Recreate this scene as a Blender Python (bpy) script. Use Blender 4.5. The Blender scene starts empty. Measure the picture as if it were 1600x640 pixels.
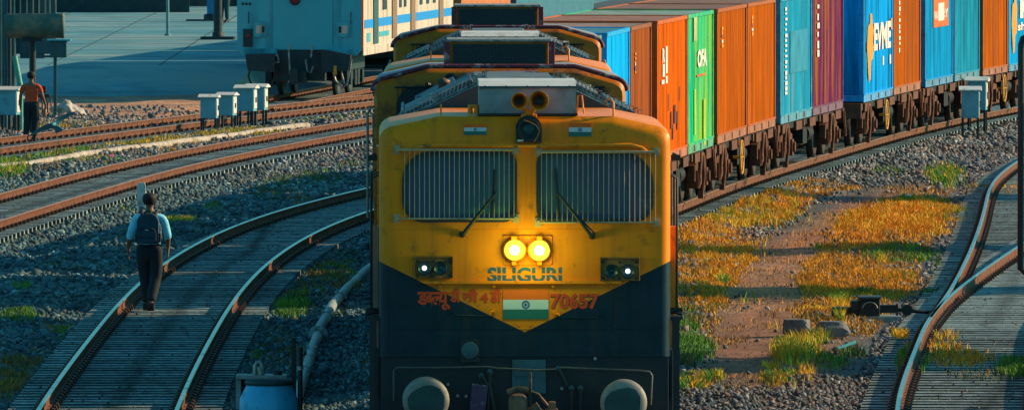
import bpy, bmesh, math, random
import numpy as np
from mathutils import Vector, Matrix
R = math.radians
random.seed(7); rng = np.random.default_rng(7)
S = bpy.context.scene
COL = S.collection

# ---------------------------------------------------------------- camera, sky, sun, exposure
F = 15000.0; CAMZ = 7.3; PITCH = math.atan(570.0 / F)
cam_d = bpy.data.cameras.new('camera'); cam = bpy.data.objects.new('camera', cam_d); COL.objects.link(cam)
cam.location = (0, 0, CAMZ); cam.rotation_euler = (math.pi / 2 - PITCH, 0, 0)
cam_d.sensor_width = 36; cam_d.lens = 36 * F / 1600; cam_d.clip_start = 1; cam_d.clip_end = 6000
S.camera = cam
SUN_EL = R(23.5); SUN_AZ = R(12)          # sun stands to the right, a little behind the trains
sdir = Vector((math.cos(SUN_EL) * math.cos(SUN_AZ), math.cos(SUN_EL) * math.sin(SUN_AZ), math.sin(SUN_EL)))
W = bpy.data.worlds.new('World'); S.world = W; W.use_nodes = True
wn = W.node_tree; wn.nodes.clear()
sky = wn.nodes.new('ShaderNodeTexSky'); sky.sky_type = 'NISHITA'; sky.sun_disc = False
sky.sun_elevation = SUN_EL; sky.sun_rotation = math.pi / 2 - SUN_AZ
tint = wn.nodes.new('ShaderNodeMix'); tint.data_type = 'RGBA'; tint.blend_type = 'MULTIPLY'
tint.inputs['Factor'].default_value = 1.0; tint.inputs['B'].default_value = (0.25, 0.84, 0.88, 1)
bg = wn.nodes.new('ShaderNodeBackground'); bg.inputs['Strength'].default_value = 0.135
wo = wn.nodes.new('ShaderNodeOutputWorld')
wn.links.new(sky.outputs[0], tint.inputs['A']); wn.links.new(tint.outputs['Result'], bg.inputs[0]); wn.links.new(bg.outputs[0], wo.inputs[0])
sl = bpy.data.lights.new('sun', 'SUN'); sl.energy = 4.9; sl.angle = R(0.5); sl.color = (1.0, 0.70, 0.40)
so = bpy.data.objects.new('sun', sl); COL.objects.link(so); so.rotation_euler = sdir.to_track_quat('Z', 'Y').to_euler()
so.location = (40, 150, 60)
S.view_settings.view_transform = 'Standard'; S.view_settings.look = 'None'
S.view_settings.exposure = 0.17; S.view_settings.gamma = 1.0; S.view_settings.use_curve_mapping = False
S.cycles.max_bounces = 5; S.cycles.use_denoising = True
S.cycles.sample_clamp_indirect = 4

# ---------------------------------------------------------------- pixel helpers (used to place things at measured spots)
def ray(px, py):
    v = Vector(((px - 800) / F, (320 - py) / F, -1)); v.rotate(cam.rotation_euler); return v
def G(px, py, z=0.0):
    v = ray(px, py); t = (z - CAMZ) / v.z; return Vector((v.x * t, v.y * t, z))
def AT(px, py, D):
    v = ray(px, py); t = D / v.y; return Vector((v.x * t, D, CAMZ + v.z * t))
def PJ(x, y, z):
    c, s = math.cos(PITCH), math.sin(PITCH)
    dz = z - CAMZ; dep = y * c - dz * s; up = dz * c + y * s
    return 800 + F * x / dep, 320 - F * up / dep

# ---------------------------------------------------------------- object helpers
def tag(o, label=None, cat=None, group=None, kind=None):
    if label: o['label'] = label
    if cat: o['category'] = cat
    if group: o['group'] = group
    if kind: o['kind'] = kind
    return o
def empty(name, loc=(0, 0, 0), rz=0.0, label=None, cat=None, group=None, kind=None):
    o = bpy.data.objects.new(name, None); COL.objects.link(o); o.location = loc; o.rotation_euler = (0, 0, rz)
    o.empty_display_size = .2
    return tag(o, label, cat, group, kind)
def copy_tree(o, parent=None):
    c = o.copy(); COL.objects.link(c)
    if parent is not None: c.parent = parent
    for ch in list(o.children): copy_tree(ch, c)
    return c
def link(name, me, parent=None, mats=()):
    o = bpy.data.objects.new(name, me); COL.objects.link(o)
    for m in mats: me.materials.append(m)
    if parent: o.parent = parent
    return o
def bake(o):
    dg = bpy.context.evaluated_depsgraph_get(); dg.update()
    me = bpy.data.meshes.new_from_object(o.evaluated_get(dg), depsgraph=dg)
    o.modifiers.clear(); o.data = me; return o

class MB:
    """collects shapes and links them as one mesh object"""
    def __init__(s): s.v = []; s.f = []; s.m = []; s.sm = []; s.X = Matrix.Identity(4)
    def add(s, vs, fs, mi=0, smooth=False):
        b = len(s.v); s.v += [tuple(s.X @ Vector(p)) for p in vs]
        for f in fs: s.f.append([b + i for i in f]); s.m.append(mi); s.sm.append(smooth)
        return s
    def box(s, c, d, mi=0, rot=None):
        x, y, z = d[0] / 2, d[1] / 2, d[2] / 2
        vs = [Vector((i, j, k)) for i in (-x, x) for j in (-y, y) for k in (-z, z)]
        if rot is not None: vs = [rot @ v for v in vs]
        vs = [v + Vector(c) for v in vs]
        return s.add(vs, [(0, 1, 3, 2), (4, 6, 7, 5), (0, 4, 5, 1), (2, 3, 7, 6), (0, 2, 6, 4), (1, 5, 7, 3)], mi)
    def bb(s, x0, x1, y0, y1, z0, z1, mi=0):
        return s.box(((x0 + x1) / 2, (y0 + y1) / 2, (z0 + z1) / 2), (x1 - x0, y1 - y0, z1 - z0), mi)
    def cyl(s, p0, p1, r0, r1=None, n=12, mi=0, cap=True, smooth=True):
        r1 = r0 if r1 is None else r1
        p0, p1 = Vector(p0), Vector(p1); a = (p1 - p0).normalized()
        u = a.orthogonal().normalized(); w = a.cross(u)
        vs = []
        for p, r in ((p0, r0), (p1, r1)):
            for i in range(n):
                t = 2 * math.pi * i / n; vs.append(p + u * (r * math.cos(t)) + w * (r * math.sin(t)))
        s.add(vs, [(i, (i + 1) % n, n + (i + 1) % n, n + i) for i in range(n)], mi, smooth)
        if cap: s.add(vs, [tuple(range(n))[::-1], tuple(range(n, 2 * n))], mi)
        return s
    def tube(s, pts, r, n=8, mi=0):
        pts = [Vector(p) for p in pts]; rings = []
        rr = r if isinstance(r, (list, tuple)) else [r] * len(pts)
        u = None
        for i, p in enumerate(pts):
            a = (pts[min(i + 1, len(pts) - 1)] - pts[max(i - 1, 0)]).normalized()
            if u is None: u = a.orthogonal().normalized()
            u = (u - a * u.dot(a)); u = u.normalized() if u.length > 1e-6 else a.orthogonal().normalized()
            w = a.cross(u)
            rings.append([p + u * (rr[i] * math.cos(2 * math.pi * k / n)) + w * (rr[i] * math.sin(2 * math.pi * k / n)) for k in range(n)])
        vs = [q for g in rings for q in g]; fs = []
        for i in range(len(rings) - 1):
            fs += [(i * n + k, i * n + (k + 1) % n, (i + 1) * n + (k + 1) % n, (i + 1) * n + k) for k in range(n)]
        s.add(vs, fs, mi, True)
        L = len(vs); s.add(vs, [tuple(range(n))[::-1], tuple(range(L - n, L))], mi); return s
    def lathe(s, prof, o=(0, 0, 0), axis='Z', n=20, mi=0):
        """prof: list of (radius, height)"""
        vs = []
        for r, h in prof:
            for k in range(n):
                t = 2 * math.pi * k / n; a, b = r * math.cos(t), r * math.sin(t)
                p = {'Z': (a, b, h), 'Y': (a, h, b), 'X': (h, a, b)}[axis]
                vs.append((p[0] + o[0], p[1] + o[1], p[2] + o[2]))
        fs = []
        for i in range(len(prof) - 1):
            fs += [(i * n + k, i * n + (k + 1) % n, (i + 1) * n + (k + 1) % n, (i + 1) * n + k) for k in range(n)]
        s.add(vs, fs, mi, True); return s
    def prism(s, out, y0, y1, mi=0, plane='XZ', capmi=None):
        """outline of (a,b) extruded"""
        n = len(out)
        def P(a, b, y): return {'XZ': (a, y, b), 'XY': (a, b, y), 'YZ': (y, a, b)}[plane]
        vs = [P(a, b, y0) for a, b in out] + [P(a, b, y1) for a, b in out]
        s.add(vs, [(i, (i + 1) % n, n + (i + 1) % n, n + i) for i in range(n)], mi)
        s.add(vs, [tuple(range(n))[::-1], tuple(range(n, 2 * n))], mi if capmi is None else capmi); return s
    def build(s, name, mats, parent=None, bevel=0, seg=2, loc=None, rz=None):
        me = bpy.data.meshes.new(name); me.from_pydata([tuple(v) for v in s.v], [], s.f)
        mats = mats if isinstance(mats, (list, tuple)) else [mats]
        for m in mats: me.materials.append(m)
        me.polygons.foreach_set('material_index', s.m); me.polygons.foreach_set('use_smooth', s.sm)
        bm = bmesh.new(); bm.from_mesh(me); bmesh.ops.recalc_face_normals(bm, faces=bm.faces); bm.to_mesh(me); bm.free()
        me.update()
        o = link(name, me, parent)
        if loc is not None: o.location = loc
        if rz is not None: o.rotation_euler.z = rz
        if bevel:
            b = o.modifiers.new('bevel', 'BEVEL'); b.width = bevel; b.segments = seg; b.limit_method = 'ANGLE'; b.angle_limit = R(35)
        return o

def rrect(x0, x1, z0, z1, r, n=5, rs=None):
    """rounded rectangle outline, rs = radii for (right-top, left-top, left-bottom, right-bottom)"""
    rs = rs or (r, r, r, r); out = []
    for (cx, cz, sx, sz), rr, a0 in zip(((x1, z1, -1, -1), (x0, z1, 1, -1), (x0, z0, 1, 1), (x1, z0, -1, 1)), rs, (0, 90, 180, 270)):
        for k in range(n + 1):
            a = R(a0 + 90 * k / n); out.append((cx + sx * rr + rr * math.cos(a), cz + sz * rr + rr * math.sin(a)))
    return out

# ---------------------------------------------------------------- materials
def mat(name, col, rough=.6, metal=0., var=.25, scale=3., dirt=None, dirt_amt=.0, dscale=2., streak=False, bump=0., bscale=40., spec=.5, attr=None, coord='Object'):
    m = bpy.data.materials.new(name); m.use_nodes = True; nt = m.node_tree; N = nt.nodes; L = nt.links
    p = N['Principled BSDF']; p.inputs['Roughness'].default_value = rough; p.inputs['Metallic'].default_value = metal
    p.inputs['Specular IOR Level'].default_value = spec
    tc = N.new('ShaderNodeTexCoord'); src = tc.outputs[coord]
    if coord == 'Object':
        oi = N.new('ShaderNodeObjectInfo'); ad = N.new('ShaderNodeVectorMath'); ad.operation = 'MULTIPLY_ADD'
        ad.inputs[0].default_value = (1, 1, 1); mu = N.new('ShaderNodeMath'); mu.operation = 'MULTIPLY'; mu.inputs[1].default_value = 37
        L.new(oi.outputs['Random'], mu.inputs[0]); L.new(tc.outputs['Object'], ad.inputs[0])
        ad.inputs[1].default_value = (1, 1, 1); L.new(mu.outputs[0], ad.inputs[2]); src = ad.outputs[0]
    def noise(sc, detail=6, mp=None):
        n = N.new('ShaderNodeTexNoise'); n.inputs['Scale'].default_value = sc; n.inputs['Detail'].default_value = detail
        n.inputs['Roughness'].default_value = .65
        if mp:
            q = N.new('ShaderNodeMapping'); q.inputs['Scale'].default_value = mp; L.new(src, q.inputs[0]); L.new(q.outputs[0], n.inputs[0])
        else: L.new(src, n.inputs[0])
        return n
    n1 = noise(scale * (3 if streak else 1), 6, (1, 1, .10) if streak else None)
    mr = N.new('ShaderNodeMapRange'); mr.inputs['From Min'].default_value = .3; mr.inputs['From Max'].default_value = .7
    mr.inputs['To Min'].default_value = 1 - var; mr.inputs['To Max'].default_value = 1 + var; L.new(n1.outputs[0], mr.inputs[0])
    mx = N.new('ShaderNodeMix'); mx.data_type = 'RGBA'; mx.blend_type = 'MULTIPLY'; mx.inputs['Factor'].default_value = 1
    if attr:
        at = N.new('ShaderNodeAttribute'); at.attribute_name = attr; L.new(at.outputs['Color'], mx.inputs['A'])
    else: mx.inputs['A'].default_value = (*col, 1)
    L.new(mr.outputs[0], mx.inputs['B']); out = mx.outputs['Result']
    if dirt is not None:
        n2 = noise(dscale, 8, (1, 1, .12) if streak else None)
        r2 = N.new('ShaderNodeMapRange'); r2.inputs['From Min'].default_value = .62 - dirt_amt * .3; r2.inputs['From Max'].default_value = .78 - dirt_amt * .25
        L.new(n2.outputs[0], r2.inputs[0])
        m2 = N.new('ShaderNodeMix'); m2.data_type = 'RGBA'; m2.inputs['B'].default_value = (*dirt, 1)
        L.new(r2.outputs[0], m2.inputs['Factor']); L.new(out, m2.inputs['A']); out = m2.outputs['Result']
        rr = N.new('ShaderNodeMapRange'); rr.inputs['To Min'].default_value = rough; rr.inputs['To Max'].default_value = min(1, rough + .3)
        L.new(r2.outputs[0], rr.inputs[0]); L.new(rr.outputs[0], p.inputs['Roughness'])
    L.new(out, p.inputs['Base Color'])
    if bump:
        nb = noise(bscale, 4); b = N.new('ShaderNodeBump'); b.inputs['Strength'].default_value = bump; b.inputs['Distance'].default_value = .02
        L.new(nb.outputs[0], b.inputs['Height']); L.new(b.outputs[0], p.inputs['Normal'])
    return m
def emis(name, col, st):
    m = bpy.data.materials.new(name); m.use_nodes = True; nt = m.node_tree; nt.nodes.clear()
    e = nt.nodes.new('ShaderNodeEmission'); e.inputs[0].default_value = (*col, 1); e.inputs[1].default_value = st
    o = nt.nodes.new('ShaderNodeOutputMaterial'); nt.links.new(e.outputs[0], o.inputs[0]); return m
def glass(name, tintc=(.3, .5, .55), film=(.02, .1, .13), fac=.45):
    m = bpy.data.materials.new(name); m.use_nodes = True; nt = m.node_tree; nt.nodes.clear(); N = nt.nodes; L = nt.links
    t = N.new('ShaderNodeBsdfTransparent'); t.inputs[0].default_value = (*tintc, 1)
    g = N.new('ShaderNodeBsdfGlossy'); g.inputs['Roughness'].default_value = .03; g.inputs[0].default_value = (.9, .9, .9, 1)
    d = N.new('ShaderNodeBsdfDiffuse'); d.inputs[0].default_value = (*film, 1)
    a = N.new('ShaderNodeMixShader'); a.inputs[0].default_value = fac; L.new(t.outputs[0], a.inputs[1]); L.new(d.outputs[0], a.inputs[2])
    fr = N.new('ShaderNodeFresnel'); b = N.new('ShaderNodeMixShader'); L.new(fr.outputs[0], b.inputs[0]); L.new(a.outputs[0], b.inputs[1]); L.new(g.outputs[0], b.inputs[2])
    o = N.new('ShaderNodeOutputMaterial'); L.new(b.outputs[0], o.inputs[0]); return m

M = {}
def oil_strip(m):
    nt = m.node_tree; oi = nt.nodes.new('ShaderNodeObjectInfo'); rr = nt.nodes.new('ShaderNodeMapRange'); rr.inputs['To Min'].default_value = .62; rr.inputs['To Max'].default_value = 1.3; nt.links.new(oi.outputs['Random'], rr.inputs[0])
    bc = nt.nodes['Principled BSDF'].inputs['Base Color']; mm = nt.nodes.new('ShaderNodeMix'); mm.data_type = 'RGBA'; mm.blend_type = 'MULTIPLY'; mm.inputs['Factor'].default_value = 1; nt.links.new(bc.links[0].from_socket, mm.inputs['A']); nt.links.new(rr.outputs[0], mm.inputs['B']); nt.links.new(mm.outputs['Result'], bc)
    # dark oil strip along the middle of the track, a stain on the sleepers themselves
    nt = m.node_tree; N = nt.nodes; L = nt.links; p = N['Principled BSDF']; s_ = p.inputs['Base Color'].links[0].from_socket
    tc = N.new('ShaderNodeTexCoord'); n = N.new('ShaderNodeTexNoise'); n.inputs['Scale'].default_value = 7; L.new(tc.outputs['Object'], n.inputs[0])
    sx = N.new('ShaderNodeSeparateXYZ'); L.new(tc.outputs['Object'], sx.inputs[0]); a = N.new('ShaderNodeMath'); a.operation = 'ABSOLUTE'; L.new(sx.outputs[0], a.inputs[0])
    q = N.new('ShaderNodeMath'); q.operation = 'MULTIPLY_ADD'; q.inputs[1].default_value = .35; L.new(n.outputs[0], q.inputs[0]); L.new(a.outputs[0], q.inputs[2])
    r = N.new('ShaderNodeMapRange'); r.inputs['From Min'].default_value = .16; r.inputs['From Max'].default_value = .36; r.inputs['To Min'].default_value = .75; r.inputs['To Max'].default_value = 0; L.new(q.outputs[0], r.inputs[0])
    x = N.new('ShaderNodeMix'); x.data_type = 'RGBA'; x.inputs['B'].default_value = (.02, .025, .025, 1); L.new(r.outputs[0], x.inputs['Factor']); L.new(s_, x.inputs['A']); L.new(x.outputs['Result'], p.inputs['Base Color'])
M['rail_side'] = mat('rail_rust', (.18, .062, .025), .8, .1, .45, 7, (.06, .035, .03), .5, 5, bump=.5, bscale=30)
M['rail_top'] = mat('rail_steel', (.52, .50, .47), .28, 1., .2, 6, (.2, .11, .07), .1, 2)
M['rail_top_dull'] = mat('rail_worn_top', (.38, .22, .15), .5, .5, .3, 6)
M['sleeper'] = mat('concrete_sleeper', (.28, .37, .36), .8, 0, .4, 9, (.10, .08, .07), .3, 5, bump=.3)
M['sleeper_side'] = mat('sleeper_side_stained', (.05, .085, .085), .9, 0, .5, 9)  # darker than the tops: shade on the sleeper faces put into the colour
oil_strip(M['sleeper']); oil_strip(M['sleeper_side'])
M['clip'] = mat('clip_steel', (.13, .07, .045), .6, .4, .3, 20)
M['stone'] = mat('ballast_stone', (1, 1, 1), .85, 0, .2, 30, attr='Col', coord='Object')
M['ground'] = mat('ground_soil', (1, 1, 1), .95, 0, .45, 1.6, (.10, .08, .07), .25, 5, attr='Col', bump=.8, bscale=9)
M['grass'] = mat('grass_blades', (1, 1, 1), .8, 0, .2, 2, attr='Col')
M['black'] = mat('black_paint', (.012, .016, .02), .5, 0, .3, 5)
M['rubber'] = mat('rubber', (.015, .016, .018), .6, 0, .2, 8)
M['steel'] = mat('bare_steel', (.32, .31, .30), .45, .6, .3, 8, (.12, .07, .05), .3, 6)
M['white'] = mat('white_paint', (.72, .70, .66), .55, 0, .12, 5, (.3, .22, .16), .2, 4)
M['concrete'] = mat('concrete', (.33, .32, .30), .9, 0, .25, 1.3, (.18, .16, .14), .35, .6, bump=.3, bscale=12)
# ---------------------------------------------------------------- track centre lines (world x for a given depth y)
class Curve:
    def __init__(s, pts):
        s.y = np.array([p[0] for p in pts], float); s.x = np.array([p[1] for p in pts], float)
        n = len(pts); h = np.diff(s.y); A = np.zeros((n, n)); b = np.zeros(n); A[0, 0] = A[-1, -1] = 1
        for i in range(1, n - 1):
            A[i, i - 1] = h[i - 1]; A[i, i] = 2 * (h[i - 1] + h[i]); A[i, i + 1] = h[i]
            b[i] = 6 * ((s.x[i + 1] - s.x[i]) / h[i] - (s.x[i] - s.x[i - 1]) / h[i - 1])
        s.M = np.linalg.solve(A, b)
    def c(s, y):
        y = np.asarray(y, float); yc = np.clip(y, s.y[0], s.y[-1]); i = np.clip(np.searchsorted(s.y, yc) - 1, 0, len(s.y) - 2)
        h = s.y[i + 1] - s.y[i]; a = (s.y[i + 1] - yc) / h; b = (yc - s.y[i]) / h
        v = a * s.x[i] + b * s.x[i + 1] + ((a ** 3 - a) * s.M[i] + (b ** 3 - b) * s.M[i + 1]) * h * h / 6
        def sl(k, w):
            hh = s.y[k + 1] - s.y[k]
            return (s.x[k + 1] - s.x[k]) / hh - (3 * (1 - w) ** 2 - 1) / 6 * hh * s.M[k] + (3 * w * w - 1) / 6 * hh * s.M[k + 1]
        v = v + (y - yc) * np.where(y < yc, sl(0, 0.), sl(len(s.y) - 2, 1.))
        return v
    def slope(s, y): return (s.c(np.asarray(y, float) + .2) - s.c(np.asarray(y, float) - .2)) / .4
    def walk(s, y0, y1, step):
        ys = np.arange(y0, y1, .05); ds = np.hypot(.05, np.diff(s.c(ys))); L = np.concatenate([[0], np.cumsum(ds)])
        q = np.arange(0, L[-1], step); return np.interp(q, L, ys)
T1 = Curve([(60, .66), (100, .133), (122, -.13), (140, -.22), (154, -.05), (163, .32), (170, .93), (177, 1.65), (182, 2.2), (191, 3.22), (200, 4.35), (208, 5.45), (215, 6.45), (239, 10.2), (249, 12.1), (270, 16.4)])
T2 = Curve([(95, -4.62), (120, -5.07), (138, -5.19), (157, -5.1), (171, -4.65), (183, -3.8), (198, -1.95), (215, .75), (240, 5.4)])
T3 = Curve([(160, -11.7), (178.5, -10.5), (195, -9.25), (209, -8.0), (235, -4.5), (247, -2.5), (275, 3.2)])
T4 = Curve([(205, -15.7), (222, -12.8), (231, -11.15), (250, -7.35), (261, -4.95), (285, .6)])
T5 = Curve([(95, 5.15), (120.3, 5.71), (135.6, 6.6), (142.8, 7.08), (157.5, 8.5), (171.4, 10.1), (190, 12.4), (215, 15.8)])
T6 = Curve([(142.8, 7.08), (151.9, 7.8), (160, 8.38), (170, 9.05), (188, 10.15), (200, 10.9), (216, 12.4), (230, 14.1), (250, 16.9)])
T7 = Curve([(255, -7.62), (270, -5.97), (290, -3.67), (312, -1.02), (345, 3.0)])
HG = .87
RZ = {'T1': .36, 'T2': .17, 'T3': .2, 'T4': .17, 'T5': .17, 'T6': .17, 'T7': .1}
CUR = dict(T1=T1, T2=T2, T3=T3, T4=T4, T5=T5, T6=T6, T7=T7)

def rail_sweep(mb, ys, xs, top, prof):
    n = len(prof); vs = []
    P = np.stack([xs, ys], 1); tg = np.gradient(P, axis=0); tg /= np.linalg.norm(tg, axis=1)[:, None]
    for (x, y), t in zip(P, tg):
        for a, b in prof: vs.append((x + t[1] * a, y - t[0] * a, top + b))
    fs = []; ms = []
    for i in range(len(P) - 1):
        for k in range(n):
            fs.append((i * n + k, i * n + (k + 1) % n, (i + 1) * n + (k + 1) % n, (i + 1) * n + k))
    b = len(mb.v); mb.v += vs
    for j, f in enumerate(fs): mb.f.append([b + q for q in f]); mb.m.append(1 if j % n in TOPK else 0); mb.sm.append(False)
    mb.f.append([b + k for k in range(n)]); mb.m.append(0); mb.sm.append(False)
    mb.f.append([b + len(vs) - n + k for k in range(n)][::-1]); mb.m.append(0); mb.sm.append(False)
PROF = [(-.075, -.17), (.075, -.17), (.075, -.155), (.012, -.135), (.012, -.045), (.032, -.035), (.032, -.008), (.024, 0), (-.024, 0), (-.032, -.008), (-.032, -.035), (-.012, -.045), (-.012, -.135), (-.075, -.155)]
TOPK = (6, 7, 8)

def sleeper_mesh(half=1.375, extra=0.):
    mb = MB(); w, h = .125, .2
    o = [(-w, -h), (w, -h), (w * .5, 0), (-w * .5, 0)]
    mb.prism(o, -half, half + extra, 0, 'XZ')
    me = bpy.data.meshes.new('sleeper'); 
    vs = [(y, x, z) for (x, y, z) in mb.v]     # long side across the track
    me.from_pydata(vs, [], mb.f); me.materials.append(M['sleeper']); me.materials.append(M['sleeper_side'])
    bm = bmesh.new(); bm.from_mesh(me); bmesh.ops.recalc_face_normals(bm, faces=bm.faces); bmesh.ops.bevel(bm, geom=[e for e in bm.edges], offset=.012, segments=1, affect='EDGES')
    bm.normal_update()
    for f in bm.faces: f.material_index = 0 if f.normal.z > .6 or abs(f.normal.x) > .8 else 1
    bm.to_mesh(me); bm.free()
    return me
SLM = sleeper_mesh(); SLX = {}
RAILS = []
def track(key, y0, y1, label, top_mat='rail_top', vis=None, extra=None, skip_left=None, group='railway tracks of the yard', space=.62):
    cv = CUR[key]; z = RZ[key]
    root = empty('railway_track', (float(cv.c(y0)), y0, z - .17), 0, label, 'railway track', group)
    inv = Matrix.Translation(-root.location)
    ys = np.arange(y0, y1, 1.0)
    for sgn in (-1, 1):
        yy = ys if not (skip_left and sgn == skip_left[0]) else ys[ys >= skip_left[1]]
        sl = cv.slope(yy); nx = 1 / np.hypot(1, sl); ny = -sl * nx
        px_, py_ = cv.c(yy) + sgn * HG * nx, yy + sgn * HG * ny
        mb = MB(); rail_sweep(mb, py_, px_, z, PROF); mb.v = [tuple(inv @ Vector(v)) for v in mb.v]
        mb.build('rail', [M['rail_side'], M[top_mat]], root)
        RAILS.append((px_, py_, z))
    ps = cv.walk(y0, y1, space); n = 0; stuff = MB(); clips = MB()
    sv = [Vector(v.co) for v in SLM.vertices]; sf = [(tuple(p.vertices), p.material_index) for p in SLM.polygons]
    v0 = vis or y0
    for y in ps:
        x = float(cv.c(y)); sl = float(cv.slope(y)); a = math.atan2(-sl, 1)
        jit = random.gauss(0, .0035)
        ex = extra(y) if extra else 0
        mtx = Matrix.Translation((x, y + random.gauss(0, .006), z - .17 + random.gauss(0, .0015))) @ Matrix.Rotation(a + jit, 4, 'Z')
        if ex:
            mtx = mtx @ Matrix.Translation((ex / 2, 0, 0)) @ Matrix.Diagonal((1 + ex / 2.75, 1, 1, 1))
        if v0 <= y and n < 100:
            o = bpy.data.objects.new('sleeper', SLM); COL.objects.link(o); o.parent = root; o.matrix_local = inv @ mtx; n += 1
        else:
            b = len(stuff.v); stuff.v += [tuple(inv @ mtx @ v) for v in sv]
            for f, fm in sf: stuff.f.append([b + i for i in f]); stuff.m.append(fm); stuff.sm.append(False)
        for sgn in (-1, 1):
            if skip_left and sgn == skip_left[0] and y < skip_left[1]: continue
            for q in (-1, 1):
                c = Vector((x, y, z - .17)) + Matrix.Rotation(math.atan2(-sl, 1), 3, 'Z') @ Vector((sgn * HG + q * .105, 0, .025))
                c = inv @ c
                clips.box(c, (.10, .09, .05)); clips.box(c + Vector((q * .02, 0, .035)), (.035, .13, .03))
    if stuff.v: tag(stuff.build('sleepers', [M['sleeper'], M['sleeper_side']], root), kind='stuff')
    tag(clips.build('rail_clips', M['clip'], root), kind='stuff')
    return root
track('T1', 84, 262, 'raised railway track that the yellow locomotive and the container train stand on', 'rail_top_dull', vis=176, group=None)
track('T2', 96, 214, 'curved railway track that the person with a backpack walks on, left of the yellow locomotive', vis=109)
track('T3', 166, 270, 'railway track on concrete sleepers with exposed ends, behind the white marker post', 'rail_top_dull', vis=178)
track('T4', 206, 284, 'farthest left railway track, at the feet of the man in the orange shirt', 'rail_top_dull', vis=222)
track('T5', 96, 212, 'right-hand railway track with the points, beside the black point machine', vis=109, extra=lambda y: 2.2 * min(1, max(0, (y - 118) / 25)) if y > 118 and y < 150 else 0)
track('T6', 143.5, 248, 'railway track branching off at the points and bending right past the pale ballast', vis=145)
track('T7', 258, 342, 'railway track under the white passenger coach, along the low platform', 'rail_top_dull', vis=262)

# ---------------------------------------------------------------- terrain height and colour
def in_ell(px, py, e): return ((px - e[0]) / e[2]) ** 2 + ((py - e[1]) / e[3]) ** 2
PSCALE = None
def vnoise(x, y, sc, seed):
    x = x / sc + seed * 17.3; y = y / sc + seed * 5.7
    xi, yi = np.floor(x), np.floor(y); fx, fy = x - xi, y - yi; fx = fx * fx * (3 - 2 * fx); fy = fy * fy * (3 - 2 * fy)
    def h(a, b): return np.modf(np.abs(np.sin(a * 127.1 + b * 311.7 + seed * 3.1) * 43758.5453))[0]
    return (h(xi, yi) * (1 - fx) + h(xi + 1, yi) * fx) * (1 - fy) + (h(xi, yi + 1) * (1 - fx) + h(xi + 1, yi + 1) * fx) * fy
def near_track(x, y, key, w):
    cv = CUR[key]; y0, y1 = cv.y[0], cv.y[-1]
    d = np.abs(x - cv.c(y)) / np.sqrt(1 + cv.slope(y) ** 2)
    return d
def height(x, y):
    h = (vnoise(x, y, 2.2, 1) - .5) * .12 + (vnoise(x, y, .7, 2) - .5) * .05 - .03
    for k, (a, b) in dict(T1=(60, 270), T2=(90, 225), T3=(150, 275), T4=(200, 285), T5=(90, 215), T6=(144, 250), T7=(250, 345)).items():
        d = near_track(x, y, k, 0); z = RZ[k] - .17 - .085
        w = np.clip((2.3 - d) / .9, 0, 1); w = w * w * (3 - 2 * w)
        w = np.where((y > a) & (y < b), w, 0)
        base = z + (vnoise(x, y, .5, 3) - .5) * .02
        h = h * (1 - w) + base * w
    # ditch on the near side of the third track, so its sleeper ends stand out of the ballast
    off = (x - T3.c(y)) ; w = np.clip(1 - np.abs(off - 2.3) / 1.0, 0, 1) * ((y > 160) & (y < 262))
    h = h - .22 * w
    return h
def pxy(x, y, z=0.0):
    c, s = math.cos(PITCH), math.sin(PITCH); dz = z - CAMZ; dep = y * c - dz * s; up = dz * c + y * s
    dep = np.maximum(dep, 1); return 800 + F * x / dep, 320 - F * up / dep
def path_c(py): return np.interp(py, (285, 300, 340, 380, 430, 480, 540, 640), (1385, 1340, 1280, 1232, 1205, 1180, 1165, 1150)), np.interp(py, (285, 300, 340, 380, 430, 480, 540, 640), (60, 40, 36, 46, 46, 52, 62, 70))
GREY = np.array((.055, .085, .10)); DIRT = np.array((.34, .14, .07)); SAND = np.array((.52, .26, .15)); PALE = np.array((.30, .29, .28)); BROWN = np.array((.20, .10, .045))
def zone_col(x, y):
    px, py = pxy(x, y); c = np.zeros(x.shape + (3,)) + GREY
    def mixin(col, w): 
        nonlocal c
        w = np.clip(w, 0, 1)[..., None]; c = c * (1 - w) + col * w
    n = vnoise(x, y, 1.6, 5) + .5 * vnoise(x, y, .5, 6)
    # grass strip and trodden path between the loco track and the right-hand track
    left = T1.c(y) + 3.1; right = T5.c(y) - 1.7
    right = np.where(y > 144, np.minimum(right, T6.c(y) - 1.7), right)
    inside = np.clip((x - left) / .8, 0, 1) * np.clip((right - x) / .6, 0, 1) * np.clip((208 - y) / 14, 0, 1) * np.clip((y - 124 + 8 * vnoise(x, y, 3, 7)) / 8, 0, 1)
    mixin(BROWN * 1.3, inside * .7); mixin(np.array((.42, .19, .03)), inside * np.clip(vnoise(x, y, 2.4, 14) * 1.6 - .3, 0, 1) * np.clip((y - 136) / 8, 0, 1) * .8)
    pc, pw_ = path_c(py); path = np.clip((1.25 - np.abs(px - pc) / pw_) * 3 + vnoise(x, y, 1.1, 33) - .5, 0, 1) * np.clip((py - 280) / 10, 0, 1)
    mixin(DIRT, inside * path); mixin(DIRT * 1.1, np.clip(1.2 - in_ell(px, py, (1385, 288, 130, 18)), 0, 1) * inside)
    mixin(DIRT * .8, np.clip(1.3 - in_ell(px, py, (1180, 540, 130, 50)), 0, 1) * np.clip(n, 0, 1))
    # sandy ground at the foot of the platform
    mixin(SAND, np.clip(1.4 - in_ell(px, py, (300, 166, 330, 20)), 0, 1) * (y > 232))
    mixin(BROWN, np.clip(1.2 - in_ell(px, py, (480, 450, 70, 60)), 0, 1) * n)
    mixin(BROWN, np.clip(1.2 - in_ell(px, py, (60, 560, 120, 60)), 0, 1) * n)
    mixin(PALE, np.clip(1 - np.abs(x - T1.c(y) - 2.3) / .5, 0, 1) * (y > 176) * .8)
    return c * (0.75 + .5 * vnoise(x, y, .9, 8))[..., None]
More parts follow.
